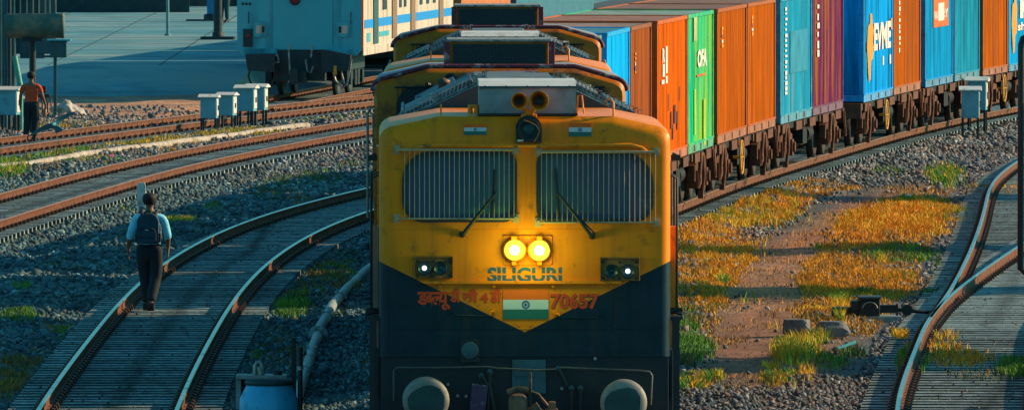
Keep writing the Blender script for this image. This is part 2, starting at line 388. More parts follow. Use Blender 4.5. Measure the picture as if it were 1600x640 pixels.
def grid_sheet():
    xs = np.concatenate([[-2500, -900, -300, -120, -60, -40, -30], np.arange(-24, 26, .3), [30, 40, 60, 120, 300, 900, 2500]])
    ys = np.concatenate([[-1500, -400, -100, 20, 70, 90], np.arange(100, 290, .5), np.arange(290, 400, 3.), [420, 460, 520, 700, 1100, 2000, 4500]])
    X, Y = np.meshgrid(xs, ys); Z = height(X, Y); Z = np.where((np.abs(X) > 28) | (Y > 400) | (Y < 95), -.05, Z)
    me = bpy.data.meshes.new('ground'); nx, ny = len(xs), len(ys)
    V = np.stack([X, Y, Z], -1).reshape(-1, 3); i = np.arange(nx * ny).reshape(ny, nx)
    Fq = np.stack([i[:-1, :-1], i[:-1, 1:], i[1:, 1:], i[1:, :-1]], -1).reshape(-1, 4)
    me.vertices.add(len(V)); me.vertices.foreach_set('co', V.ravel()); me.loops.add(Fq.size); me.loops.foreach_set('vertex_index', Fq.ravel().astype(np.int32))
    me.polygons.add(len(Fq)); me.polygons.foreach_set('loop_start', np.arange(0, Fq.size, 4, dtype=np.int32)); me.polygons.foreach_set('use_smooth', np.ones(len(Fq), bool))
    me.update(); me.validate()
    c = zone_col(X, Y).reshape(-1, 3); a = me.color_attributes.new('Col', 'FLOAT_COLOR', 'POINT'); a.data.foreach_set('color', np.concatenate([c, np.ones((len(c), 1))], 1).ravel())
    o = link('ground', me, None, [M['ground']]); tag(o, kind='structure'); return o
grid_sheet()

def tri_cloud(name, V, Fc, C, m, **kw):
    """V (n,3), Fc (k,3), C per-vertex colours"""
    me = bpy.data.meshes.new(name); me.vertices.add(len(V)); me.vertices.foreach_set('co', V.astype(np.float32).ravel())
    me.loops.add(Fc.size); me.loops.foreach_set('vertex_index', Fc.astype(np.int32).ravel()); me.polygons.add(len(Fc))
    me.polygons.foreach_set('loop_start', np.arange(0, Fc.size, 3, dtype=np.int32)); me.update()
    a = me.color_attributes.new('Col', 'FLOAT_COLOR', 'POINT'); a.data.foreach_set('color', np.concatenate([C, np.ones((len(C), 1))], 1).astype(np.float32).ravel())
    o = link(name, me, None, [m]); return tag(o, **kw)
PLAT = []
def keep_out(x, y):
    px, py = pxy(x, y)
    return (y > 262) & (px < 372)

def stones():
    def sample(n, y0, y1):
        y = y0 + (y1 - y0) * rng.random(n); w = .0535 * 1.12
        x = (rng.random(n) * 2 - 1) * y * w + 0; return x, y
    xs, ys = [], []
    for y0, y1, dens in ((106, 150, 95), (150, 200, 62), (200, 262, 36)):
        area = (y1 ** 2 - y0 ** 2) * .06; x, y = sample(int(area * dens), y0, y1); xs.append(x); ys.append(y)
    x = np.concatenate(xs); y = np.concatenate(ys)
    keep = ~keep_out(x, y)
    # fewer stones on dirt, path, sand; lower between sleepers
    left = T1.c(y) + 2.9; right = np.where(y > 144, np.minimum(T5.c(y), T6.c(y)), T5.c(y)) - 1.6
    grassy = (x > left + .2) & (x < right) & (y > 131) & (y < 204)
    keep &= ~(grassy & (rng.random(len(x)) > .06)); px, py = pxy(x, y); pc, pw_ = path_c(py); keep &= ~((np.abs(px - pc) < pw_ * 1.05) & (py > 290) & (py < 600) & (rng.random(len(x)) > .12))
    keep &= ~((in_ell(px, py, (300, 168, 330, 18)) < 1) & (rng.random(len(x)) > .25))
    keep &= ~((in_ell(px, py, (480, 450, 70, 60)) < 1) & (rng.random(len(x)) > .5))
    dmin = np.full(len(x), 9.)
    for k, (a, b) in dict(T1=(60, 270), T2=(90, 225), T3=(150, 275), T4=(200, 285), T5=(90, 215), T6=(144, 250), T7=(250, 345)).items():
        d = near_track(x, y, k, 0); dmin = np.where((y > a) & (y < b), np.minimum(dmin, d), dmin)
    ontrack = dmin < 1.4
    keep &= ~(ontrack & (rng.random(len(x)) > .5)); keep &= ~(np.abs(dmin - HG) < .09)
    onsl = ontrack & (rng.random(len(x)) > .93)
    x, y, dmin, ontrack, onsl = x[keep], y[keep], dmin[keep], ontrack[keep], onsl[keep]; n = len(x)
    z = height(x, y); r = rng.uniform(.022, .05, n) * (1 + (y - 110) / 190); r = np.where(ontrack, np.minimum(r, .032), r)
    big = rng.random(n) > .985; r = np.where(big & ~ontrack, r * 1.7, r)
    z = z + r * .35
    z = np.where(ontrack & (dmin < 1.38), z - .01, z); z = np.where(onsl, z + .085, z); r = np.where(onsl, r * .7, r)
    base = np.array([(1, 0, 0), (-1, 0, 0), (0, 1, 0), (0, -1, 0), (0, 0, 1), (0, 0, -1)], float)
    V = base[None] * (1 + .45 * (rng.random((n, 6, 1)) - .5)) + (rng.random((n, 6, 3)) - .5) * .5
    a = rng.random(n) * 6.283; ca, sa = np.cos(a), np.sin(a); b = (rng.random(n) - .5) * 1.6; cb, sb = np.cos(b), np.sin(b)
    sc = np.stack([rng.uniform(.8, 1.4, n), rng.uniform(.7, 1.1, n), rng.uniform(.55, .95, n)], -1); V = V * sc[:, None, :]
    Xr = V[..., 0] * ca[:, None] - V[..., 1] * sa[:, None]; Yr = V[..., 0] * sa[:, None] + V[..., 1] * ca[:, None]
    Zr = V[..., 2] * cb[:, None] + Xr * sb[:, None]; Xr = Xr * cb[:, None] - V[..., 2] * sb[:, None]
    V = np.stack([Xr, Yr, Zr], -1) * r[:, None, None] + np.stack([x, y, z], -1)[:, None, :]
    tri = np.array([(0, 2, 4), (2, 1, 4), (1, 3, 4), (3, 0, 4), (2, 0, 5), (1, 2, 5), (3, 1, 5), (0, 3, 5)])
    Fc = (tri[None] + (np.arange(n) * 6)[:, None, None]).reshape(-1, 3)
    pal = np.array([(.10, .125, .14), (.17, .19, .20), (.06, .075, .085), (.28, .21, .18), (.36, .36, .36), (.14, .11, .10), (.24, .16, .13)])
    wts = np.array([.26, .22, .2, .12, .07, .08, .05]); C = pal[rng.choice(7, n, p=wts)] * rng.uniform(.75, 1.25, (n, 1))
    C = C * (.7 + .6 * vnoise(x, y, 2.5, 11))[:, None]
    lf = np.clip((T1.c(y) - x) / 2, 0, 1)[:, None] * np.clip((230 - y) / 30, 0, 1)[:, None]; C = C * (1 - lf) + C * np.array((.48, .95, 1.02)) * lf  # teal shade tint put into the stones left of the loco track
    # rusty tone of the ballast close to the rails
    w = np.clip((1.6 - dmin) / 1.2, 0, 1)[:, None] * .55; C = C * (1 - w) + np.array((.13, .07, .045)) * w
    C = np.repeat(C, 6, 0)
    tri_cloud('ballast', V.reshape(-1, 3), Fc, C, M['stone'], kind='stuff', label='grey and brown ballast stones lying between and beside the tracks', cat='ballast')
stones()
def pebbles():
    n = 26000; y = 124 + 84 * rng.random(n); x = T1.c(y) + 2.8 + rng.random(n) * 9; right = np.where(y > 144, np.minimum(T5.c(y), T6.c(y)), T5.c(y)) - 1.5
    k = x < right; y2 = 236 + 30 * rng.random(9000); x2 = -14.5 + 9 * rng.random(9000); k2 = PJV(x2, y2)
    x = np.concatenate([x[k], x2[k2]]); y = np.concatenate([y[k], y2[k2]]); n = len(x); r = rng.uniform(.010, .028, n); z = height(x, y) + r * .3
    base = np.array([(1, 0, .0), (-.5, .87, 0), (-.5, -.87, 0), (0, 0, .8)]); V = base[None] * rng.uniform(.6, 1.3, (n, 4, 1)); a = rng.random(n) * 6.28; ca, sa = np.cos(a)[:, None], np.sin(a)[:, None]
    V = np.stack([V[..., 0] * ca - V[..., 1] * sa, V[..., 0] * sa + V[..., 1] * ca, V[..., 2]], -1) * r[:, None, None] + np.stack([x, y, z], -1)[:, None, :]
    Fc = (np.array([(0, 1, 3), (1, 2, 3), (2, 0, 3)])[None] + (np.arange(n) * 4)[:, None, None]).reshape(-1, 3)
    pal = np.array([(.40, .17, .09), (.26, .11, .06), (.16, .12, .11), (.45, .30, .22), (.10, .08, .08)]); C = np.repeat(pal[rng.integers(0, 5, n)] * rng.uniform(.7, 1.2, (n, 1)), 4, 0)
    tri_cloud('pebbles', V.reshape(-1, 3), Fc, C, M['stone'], kind='stuff', label='fine reddish grit and pebbles on the trodden earth', cat='pebbles')
def PJV(x, y): 
    px, py = pxy(x, y); return (in_ell(px, py, (300, 166, 340, 22)) < 1)
pebbles()

# ---------------------------------------------------------------- grass: each patch an ellipse on the ground, given by where the photo shows it
O_, Y_, G_, B_, D_ = (.82, .34, .012), (.80, .52, .03), (.13, .32, .03), (.30, .18, .05), (.05, .13, .035)
PATCH = [  # px, py, rx, ry, amount, blade height, colours
    (1100, 365, 50, 26, 2600, .16, (O_, Y_, O_)), (1185, 332, 75, 20, 4200, .18, (O_, Y_, G_, O_)), (1130, 392, 85, 20, 4500, .15, (O_, O_, Y_)),
    (1290, 296, 52, 9, 1800, .13, (O_, B_)), (1235, 306, 45, 14, 1800, .16, (O_, Y_)), (1110, 428, 68, 20, 3800, .13, (O_, O_, B_)), (1085, 465, 42, 24, 2600, .13, (O_, B_, G_)), (1130, 345, 60, 10, 1500, .2, (Y_, G_)),
    (1345, 438, 105, 22, 5200, .13, (O_, O_, B_)), (1290, 408, 60, 12, 1800, .12, (O_, B_)), (1390, 345, 95, 20, 4500, .17, (O_, Y_, O_)), (1440, 325, 60, 12, 1900, .16, (O_, Y_)), (1330, 372, 90, 14, 2600, .13, (O_, B_)),
    (1410, 392, 60, 12, 1400, .12, (G_, B_, D_)), (1475, 272, 30, 16, 900, .20, (G_, Y_)), (1390, 268, 22, 7, 500, .12, (G_, D_)), (1370, 243, 14, 5, 260, .12, (G_, Y_)), (1490, 330, 22, 12, 700, .14, (G_, O_)), (1385, 270, 45, 12, 500, .1, (D_, B_)),
    (1425, 310, 55, 6, 1000, .14, (G_, Y_)), (1080, 545, 32, 16, 1300, .17, (G_, D_)), (1068, 500, 25, 22, 900, .16, (G_, D_, B_)), (1085, 592, 30, 12, 900, .15, (G_, Y_, O_)), (1245, 545, 34, 17, 1100, .26, (Y_, G_, (.55, .5, .06))), (1222, 590, 30, 10, 600, .13, (G_, O_)), (1190, 600, 90, 14, 600, .08, (B_, O_)),
    (1110, 520, 60, 20, 600, .08, (B_, O_)), (1290, 480, 40, 12, 900, .11, (O_, B_)), (1345, 458, 60, 8, 800, .12, (G_, Y_)), (1400, 428, 40, 8, 600, .1, (G_,)),
    (1425, 565, 22, 20, 1000, .13, (G_, Y_)), (1500, 560, 50, 13, 1500, .11, (O_, B_, Y_)), (1460, 545, 40, 12, 900, .11, (O_, G_)), (1585, 575, 25, 14, 900, .13, (G_, D_)), (1540, 585, 60, 10, 700, .1, (D_, B_)), (1572, 292, 28, 8, 700, .16, (O_, Y_)), (1525, 292, 14, 8, 300, .16, (B_, G_)),
    (1240, 430, 60, 10, 500, .08, (B_,)), (1180, 470, 80, 20, 900, .08, (B_, O_)), (1300, 560, 30, 10, 240, .1, (G_, B_)), (1050, 600, 20, 18, 400, .14, (G_, D_)),
    (60, 238, 95, 9, 2200, .20, (G_, Y_, B_)), (15, 262, 26, 14, 1300, .22, (G_, Y_, G_)), (180, 222, 120, 7, 2200, .17, (Y_, G_, B_)), (330, 208, 110, 7, 2000, .16, (Y_, O_, G_)), (470, 182, 80, 7, 1300, .16, (G_, Y_, O_)), (280, 236, 150, 6, 900, .12, (O_, G_)), (110, 250, 90, 5, 900, .13, (G_, O_)),
    (540, 172, 40, 6, 500, .15, (Y_, G_)), (120, 196, 100, 6, 800, .12, (O_, Y_, G_)), (230, 205, 60, 4, 300, .12, (B_, G_)),
    (20, 585, 45, 26, 1900, .13, (B_, O_, D_)), (60, 552, 55, 10, 700, .1, (B_,)), (95, 505, 30, 8, 320, .1, (B_, O_)), (30, 494, 28, 7, 700, .13, (G_, D_)), (35, 444, 16, 5, 330, .12, (G_,)),
    (455, 476, 26, 13, 1300, .18, (G_, D_)), (470, 440, 40, 20, 900, .1, (B_, D_)), (510, 420, 45, 14, 900, .12, (B_, G_)), (540, 440, 30, 16, 700, .12, (B_, D_)), (420, 520, 40, 20, 500, .1, (B_, D_)), (430, 560, 50, 20, 500, .1, (B_, D_)), (535, 400, 30, 10, 400, .12, (D_, B_)),
    (332, 324, 12, 4, 260, .13, (G_,)), (282, 342, 24, 5, 420, .12, (Y_, G_)), (470, 282, 60, 10, 900, .13, (D_, G_, B_)), (430, 298, 40, 8, 500, .12, (D_, B_)), (540, 255, 40, 6, 400, .12, (D_, B_)), (175, 375, 45, 9, 500, .1, (D_, B_)), (490, 262, 50, 6, 380, .12, (D_, G_)),
]
def grass():
    PX, PY, H, Cc = [], [], [], []
    rs = random.Random(12); extra = [(rs.uniform(0, 570), rs.uniform(225, 600), rs.uniform(8, 34), rs.uniform(2, 7), rs.randint(40, 240), rs.uniform(.07, .13), rs.choice([(D_, G_), (B_, D_), (G_, Y_), (B_, O_), (D_, B_)])) for _ in range(46)] + [(rs.uniform(1060, 1480), rs.uniform(290, 600), rs.uniform(6, 22), rs.uniform(2, 7), rs.randint(40, 160), rs.uniform(.14, .26), rs.choice([(D_, G_), (B_, D_), (G_, Y_), (Y_, O_)])) for _ in range(34)]
    for (cx, cy, rx, ry, n, h, cols) in PATCH + extra:
        h *= .68; n = int(n * 3.0); a = rng.random(n) * 6.283; rr = np.sqrt(rng.random(n)) * (1 + .35 * rng.standard_normal(n) * .5)
        px = cx + rx * rr * np.cos(a); py = cy + ry * rr * np.sin(a)
        PX.append(px); PY.append(py); H.append(h * rng.uniform(.4, 1.25, n)); cc = np.array(cols)[rng.integers(0, len(cols), n)]
        k = vnoise(px, py, 9, 3)[:, None]; cc = np.where(k > .55, np.array(cols[0])[None], cc); Cc.append(cc)
    n = 70000; px = 1052 + 470 * rng.random(n); py = 288 + 232 * rng.random(n) ** .9      # low fuzz of dry grass over the strip
    PX.append(px); PY.append(py); H.append(rng.uniform(.03, .08, n)); Cc.append(np.array([O_, O_, Y_, B_, B_, (.5, .2, .03)])[rng.integers(0, 6, n)])
    px, py, h, C = map(np.concatenate, (PX, PY, H, Cc))
    keep = vnoise(px, py * 2.5, 11, 9) + .5 * vnoise(px, py * 2, 4, 10) > .42; px, py, h, C = px[keep], py[keep], h[keep], C[keep]
    th = PITCH + np.arctan((py - 320) / F); y = CAMZ / np.tan(th); x = (px - 800) / F * y / np.cos(th) * np.cos(th - PITCH)
    ok = (y < 262) & (y > 100)
    fz = np.arange(len(x)) >= 0; fz[:] = False; fz[h < .081] = True
    rt_ = np.where(y > 144, np.minimum(T5.c(y), T6.c(y)), T5.c(y)) - 1.7; ok &= ~(fz & (px > 1050) & ((x > rt_) | (x < T1.c(y) + 3.0)))
    for k in ('T1', 'T2', 'T3', 'T4', 'T5', 'T6'):
        d = near_track(x, y, k, 0); rngk = (y > CUR[k].y[0]) & (y < CUR[k].y[-1]); ok &= ~(rngk & (np.abs(d - HG) < .12))
        if k in ('T1', 'T3', 'T4', 'T2'): ok &= ~(rngk & (d < 1.45))
    x, y, h, C = x[ok], y[ok], h[ok], C[ok]; n = len(x); z = height(x, y) - .01 + np.where((near_track(x, y, 'T5', 0) < 1.5) & (y < 145), .09, 0); ppx, ppy = pxy(x, y)
    pc, pw_ = path_c(ppy); onp = (np.abs(ppx - pc) < pw_ * (.8 + .5 * vnoise(x, y, 1.2, 31))) & (ppx > 1050) & (ppy > 296) & (ppy < 520) & (rng.random(n) > .06); h = np.where(onp, .002, h)
    h = h * np.clip(.5 + vnoise(x, y, .6, 21), .4, 1.5)
    a = rng.random(n) * 6.283; w = rng.uniform(.004, .0085, n) * (1 + (y - 110) / 150); lean = rng.uniform(.1, .7, n) * h; b = rng.random(n) * 6.283
    P = np.stack([x, y, z], -1); dx = np.stack([np.cos(a) * w, np.sin(a) * w, 0 * w], -1); ld = np.stack([np.cos(b) * lean, np.sin(b) * lean, 0 * b], -1)
    up = np.zeros((n, 3)); up[:, 2] = h
    V = np.stack([P - dx, P + dx, P + ld * .4 + up * .6 + dx * .7, P + ld * .4 + up * .6 - dx * .7, P + ld + up], 1)
    Fc = (np.array([(0, 1, 2), (0, 2, 3), (3, 2, 4)])[None] + (np.arange(n) * 5)[:, None, None]).reshape(-1, 3)
    C = C * rng.uniform(.6, 1.3, (n, 1)); Cv = np.repeat(C, 5, 0)
    tri_cloud('grass', V.reshape(-1, 3), Fc, Cv, M['grass'], kind='stuff', label='dry orange, yellow and green grass in patches between the tracks', cat='grass')
grass()
# ---------------------------------------------------------------- lettering
def text_mesh(body, bold=0.0, clip=None, res=4):
    c = bpy.data.curves.new('lettering', 'FONT'); c.body = body; c.size = 1; c.offset = bold; c.resolution_u = res
    o = bpy.data.objects.new('lettering', c); COL.objects.link(o)
    dg = bpy.context.evaluated_depsgraph_get(); dg.update()
    me = bpy.data.meshes.new_from_object(o.evaluated_get(dg), depsgraph=dg)
    bpy.data.objects.remove(o); bpy.data.curves.remove(c)
    bm = bmesh.new(); bm.from_mesh(me); bpy.data.meshes.remove(me)
    def cut(co, no):
        bmesh.ops.bisect_plane(bm, geom=bm.verts[:] + bm.edges[:] + bm.faces[:], plane_co=co, plane_no=no, clear_outer=True)
    if clip is not None: cut((clip, 0, 0), (1, 0, 0))
    vs = [v.co.copy() for v in bm.verts]; fs = [[v.index for v in f.verts] for f in bm.faces]; 
    bm.verts.index_update(); fs = [[v.index for v in f.verts] for f in bm.faces]; bm.free()
    return vs, fs
def fit_text(mb, pieces, x0, x1, z0, z1, y, mi=0, axis='XZ', adv=None, bold=0.03, gaps=None):
    """pieces: list of (text, clip or None, advance); scaled into the rectangle. gaps = list of (f0,f1) stencil breaks"""
    V, Fs, cx = [], [], 0.
    for p in pieces:
        t, cl, ad = (p + (None, None))[:3] if isinstance(p, tuple) else (p, None, None)
        vs, fs = text_mesh(t, bold, cl); b = len(V); w = max(v.x for v in vs)
        V += [Vector((v.x + cx, v.y, 0)) for v in vs]; Fs += [[b + i for i in f] for f in fs]; cx += ad if ad is not None else w + .06
    xa, xb = min(v.x for v in V), max(v.x for v in V); za, zb = min(v.y for v in V), max(v.y for v in V)
    bm = bmesh.new(); vv = [bm.verts.new(((v.x - xa) / (xb - xa), (v.y - za) / (zb - za), 0)) for v in V]
    for f in Fs:
        try: bm.faces.new([vv[i] for i in f])
        except ValueError: pass
    for g0, g1 in (gaps or []):
        ge = lambda: bm.verts[:] + bm.edges[:] + bm.faces[:]
        bmesh.ops.bisect_plane(bm, geom=ge(), plane_co=(0, g0, 0), plane_no=(0, 1, 0)); bmesh.ops.bisect_plane(bm, geom=ge(), plane_co=(0, g1, 0), plane_no=(0, 1, 0))
        bmesh.ops.delete(bm, geom=[f for f in bm.faces if g0 < f.calc_center_median().y < g1], context='FACES')
    bm.verts.index_update()
    vs = [(x0 + v.co.x * (x1 - x0), y, z0 + v.co.y * (z1 - z0)) for v in bm.verts]
    if axis == 'YZ': vs = [(y, a, c) for a, _, c in vs]
    mb.add(vs, [[v.index for v in f.verts] for f in bm.faces], mi); bm.free(); return mb

# ---------------------------------------------------------------- locomotive materials
def loco_paint():
    """yellow upper body over dark blue, parted by a V; the band is painted on the real body"""
    m = mat('yellow_and_blue_paint', (1.0, .26, .0), .38, 0, .12, 1.2, (.16, .075, .02), .12, 5, streak=False, spec=.25)
    nt = m.node_tree; N = nt.nodes; L = nt.links; p = N['Principled BSDF']; src = p.inputs['Base Color'].links[0].from_socket
    tc = N.new('ShaderNodeTexCoord'); sx = N.new('ShaderNodeSeparateXYZ'); L.new(tc.outputs['Object'], sx.inputs[0])
    ab = N.new('ShaderNodeMath'); ab.operation = 'ABSOLUTE'; L.new(sx.outputs[0], ab.inputs[0])
    ml = N.new('ShaderNodeMath'); ml.operation = 'MULTIPLY_ADD'; ml.inputs[1].default_value = .487; ml.inputs[2].default_value = 1.815; L.new(ab.outputs[0], ml.inputs[0])
    lt = N.new('ShaderNodeMath'); lt.operation = 'LESS_THAN'; L.new(sx.outputs[2], lt.inputs[0]); L.new(ml.outputs[0], lt.inputs[1])
    n = N.new('ShaderNodeTexNoise'); n.inputs['Scale'].default_value = 4; L.new(tc.outputs['Object'], n.inputs[0])
    rp = N.new('ShaderNodeValToRGB'); rp.color_ramp.elements[0].color = (.003, .020, .034, 1); rp.color_ramp.elements[0].position = .3; rp.color_ramp.elements[1].color = (.006, .038, .060, 1); L.new(n.outputs[0], rp.inputs[0])
    mx = N.new('ShaderNodeMix'); mx.data_type = 'RGBA'; L.new(lt.outputs[0], mx.inputs['Factor']); L.new(src, mx.inputs['A']); L.new(rp.outputs[0], mx.inputs['B'])
    # rust bloom and soot specks with a shape of their own
    n2 = N.new('ShaderNodeTexNoise'); n2.inputs['Scale'].default_value = 28; n2.inputs['Detail'].default_value = 5; L.new(tc.outputs['Object'], n2.inputs[0])
    r2 = N.new('ShaderNodeMapRange'); r2.inputs['From Min'].default_value = .66; r2.inputs['From Max'].default_value = .74; r2.inputs['To Max'].default_value = .7; L.new(n2.outputs[0], r2.inputs[0])
    m3 = N.new('ShaderNodeMix'); m3.data_type = 'RGBA'; m3.inputs['B'].default_value = (.10, .05, .02, 1); L.new(r2.outputs[0], m3.inputs['Factor']); L.new(mx.outputs['Result'], m3.inputs['A'])
    mp = N.new('ShaderNodeMapping'); mp.inputs['Scale'].default_value = (9, 9, .7); L.new(tc.outputs['Object'], mp.inputs[0])
    n4 = N.new('ShaderNodeTexNoise'); n4.inputs['Scale'].default_value = 1; n4.inputs['Detail'].default_value = 6; L.new(mp.outputs[0], n4.inputs[0])
    r4 = N.new('ShaderNodeMapRange'); r4.inputs['From Min'].default_value = .48; r4.inputs['From Max'].default_value = .72; r4.inputs['To Max'].default_value = .25; L.new(n4.outputs[0], r4.inputs[0])
    m4 = N.new('ShaderNodeMix'); m4.data_type = 'RGBA'; m4.inputs['B'].default_value = (.08, .05, .03, 1); L.new(r4.outputs[0], m4.inputs['Factor']); L.new(m3.outputs['Result'], m4.inputs['A'])
    L.new(m4.outputs['Result'], p.inputs['Base Color']); return m
M['loco'] = loco_paint()
M['yellow'] = mat('yellow_paint', (1.0, .26, .0), .4, 0, .2, 5, (.16, .075, .02), .3, 6)
M['bluebody'] = mat('dark_blue_paint', (.005, .014, .022), .6, 0, .35, 3, (.05, .04, .035), .2, 4)
M['inside'] = mat('cab_interior_grey', (.16, .26, .28), .7, 0, .2, 3)
M['glass'] = glass('windscreen_glass', (.25, .45, .58), (.035, .18, .30), .60)
M['grille'] = mat('grille_pale_yellow', (.46, .32, .17), .5, 0, .2, 9)
M['gasket'] = mat('window_rubber', (.018, .035, .04), .5, 0, .2, 6)
M['letter_red'] = mat('red_brown_lettering', (.75, .06, .0), .6, 0, .15, 6)
M['letter_dark'] = mat('lettering_outline', (.20, .05, .015), .6, 0, .15, 6)
M['letter_blue'] = mat('stencil_blue', (.02, .10, .20), .6, 0, .35, 30)
M['saffron'] = mat('flag_saffron', (1.0, .15, .0), .6, 0, .1, 5); M['flagwhite'] = mat('flag_white', (.62, .70, .68), .6, 0, .1, 5); M['flaggreen'] = mat('flag_green', (.015, .16, .12), .6, 0, .1, 5); M['chakra'] = mat('flag_navy', (.02, .08, .30), .6)
M['greybox'] = mat('grey_sheet', (.30, .31, .31), .55, .2, .2, 4, (.18, .10, .06), .3, 3)
M['rooftop'] = mat('roof_grey_blue', (.13, .16, .17), .6, .1, .3, 2.5, (.12, .09, .07), .4, 2)
M['hood_dark'] = mat('hood_dark_teal', (.022, .05, .06), .55, .1, .35, 3, (.10, .08, .07), .3, 2)
M['hood_panel'] = mat('hood_blue_panel', (.035, .10, .13), .5, .2, .3, 3, (.16, .11, .08), .3, 2)
M['light_edge'] = mat('chipped_pale_edge', (.34, .34, .32), .6, 0, .4, 12, (.05, .05, .05), .5, 9)
M['rear_yellow'] = mat('dull_yellow', (.62, .17, .0), .5, 0, .25, 2, (.10, .03, .03), .4, 3); M['rear_roof'] = mat('rear_roof_grey', (.30, .32, .36), .6, .1, .3, 3); M['maroon'] = mat('maroon_edge', (.14, .015, .03), .6, 0, .4, 8, (.4, .38, .36), .35, 9)
M['mesh'] = mat('radiator_mesh', (.02, .035, .045), .6, .3, .5, 30)
M['head_core'] = emis('headlamp_core', (1, .97, .50), 9); M['head_ring'] = emis('headlamp_ring', (1, .90, .05), 1.9)
M['marker_on'] = emis('marker_lamp', (.8, .97, 1), 2.5)
M['buffer_rim'] = mat('buffer_white_rim', (.28, .25, .22), .6, .1, .3, 6, (.05, .06, .06), .45, 3)
M['buffer_grease'] = mat('buffer_grease', (.018, .06, .065), .35, .3, .4, 5)
M['coupler'] = mat('coupler_rust', (.24, .13, .08), .6, .5, .35, 6, (.02, .05, .055), .5, 4)
M['purple'] = mat('purple_cable_box', (.07, .03, .09), .5, 0, .4, 20, (.5, .5, .55), .12, 14)
M['pinkside'] = mat('weathered_side_strip', (.42, .25, .18), .6, 0, .2, 3)

def weld(o):
    bm = bmesh.new(); bm.from_mesh(o.data); bmesh.ops.remove_doubles(bm, verts=bm.verts, dist=1e-5); bmesh.ops.recalc_face_normals(bm, faces=bm.faces); bm.to_mesh(o.data); bm.free()
def boolean(o, cutter, op='DIFFERENCE'):
    weld(o); weld(cutter); cutter.parent = o.parent
    b = o.modifiers.new('cut', 'BOOLEAN'); b.operation = op; b.object = cutter; b.solver = 'EXACT'; b.material_mode = 'TRANSFER'
    bake(o); bpy.data.objects.remove(cutter)
def cab_outline(w, zb, ze, zt, inset=0., n=4):
    """front view outline, clockwise from bottom left; rounded eaves, nearly flat top"""
    w -= inset; zt -= inset; ze -= inset * .8
    def arc(c, r, a0, a1): return [(c[0] + r * math.cos(R(a0 + (a1 - a0) * k / n)), c[1] + r * math.sin(R(a0 + (a1 - a0) * k / n))) for k in range(n + 1)]
    r = .16; out = [(-w, zb)]
    out += arc((-w + r, ze - .08), r, 180, 108); out += arc((-.86, zt - .30), .30, 106, 91)
    out += arc((.90, zt - .30), .30, 89, 74); out += arc((w - r, ze - .08), r, 72, 0); out += [(w, zb)]
    return out
def flag(x0, x1, z0, z1, y, parent, label=None):
    mb = MB(); h = (z1 - z0) / 3
    for k, mi in ((2, 0), (1, 1), (0, 2)): mb.bb(x0, x1, y - .006, y, z0 + k * h, z0 + (k + 1) * h, mi)
    cx, cz = (x0 + x1) / 2, (z0 + z1) / 2; ro, ri = h * .42, h * .30; n = 20
    for a, b in ((ro, ri), (h * .12, 0.001)):
        vs = [(cx + r * math.cos(2 * math.pi * k / n), y - .009, cz + r * math.sin(2 * math.pi * k / n)) for r in (a, b) for k in range(n)]
        mb.add(vs, [(k, (k + 1) % n, n + (k + 1) % n, n + k) for k in range(n)], 3)
    for k in range(12):
        a = 2 * math.pi * k / 12; d = Vector((math.cos(a), 0, math.sin(a))); s = Vector((-math.sin(a), 0, math.cos(a))) * h * .012
        c = Vector((cx, y - .009, cz)); mb.add([c + d * h * .1 - s, c + d * h * .1 + s, c + d * ri + s, c + d * ri - s], [(0, 1, 2, 3)], 3)
    o = mb.build('flag_sticker', [M['saffron'], M['flagwhite'], M['flaggreen'], M['chakra']], parent)
    if label: o['label'] = label
    return o

def X(px): return (px - 820) / 150.
def Z(py): return 6.94 - (py + 250) / 150.

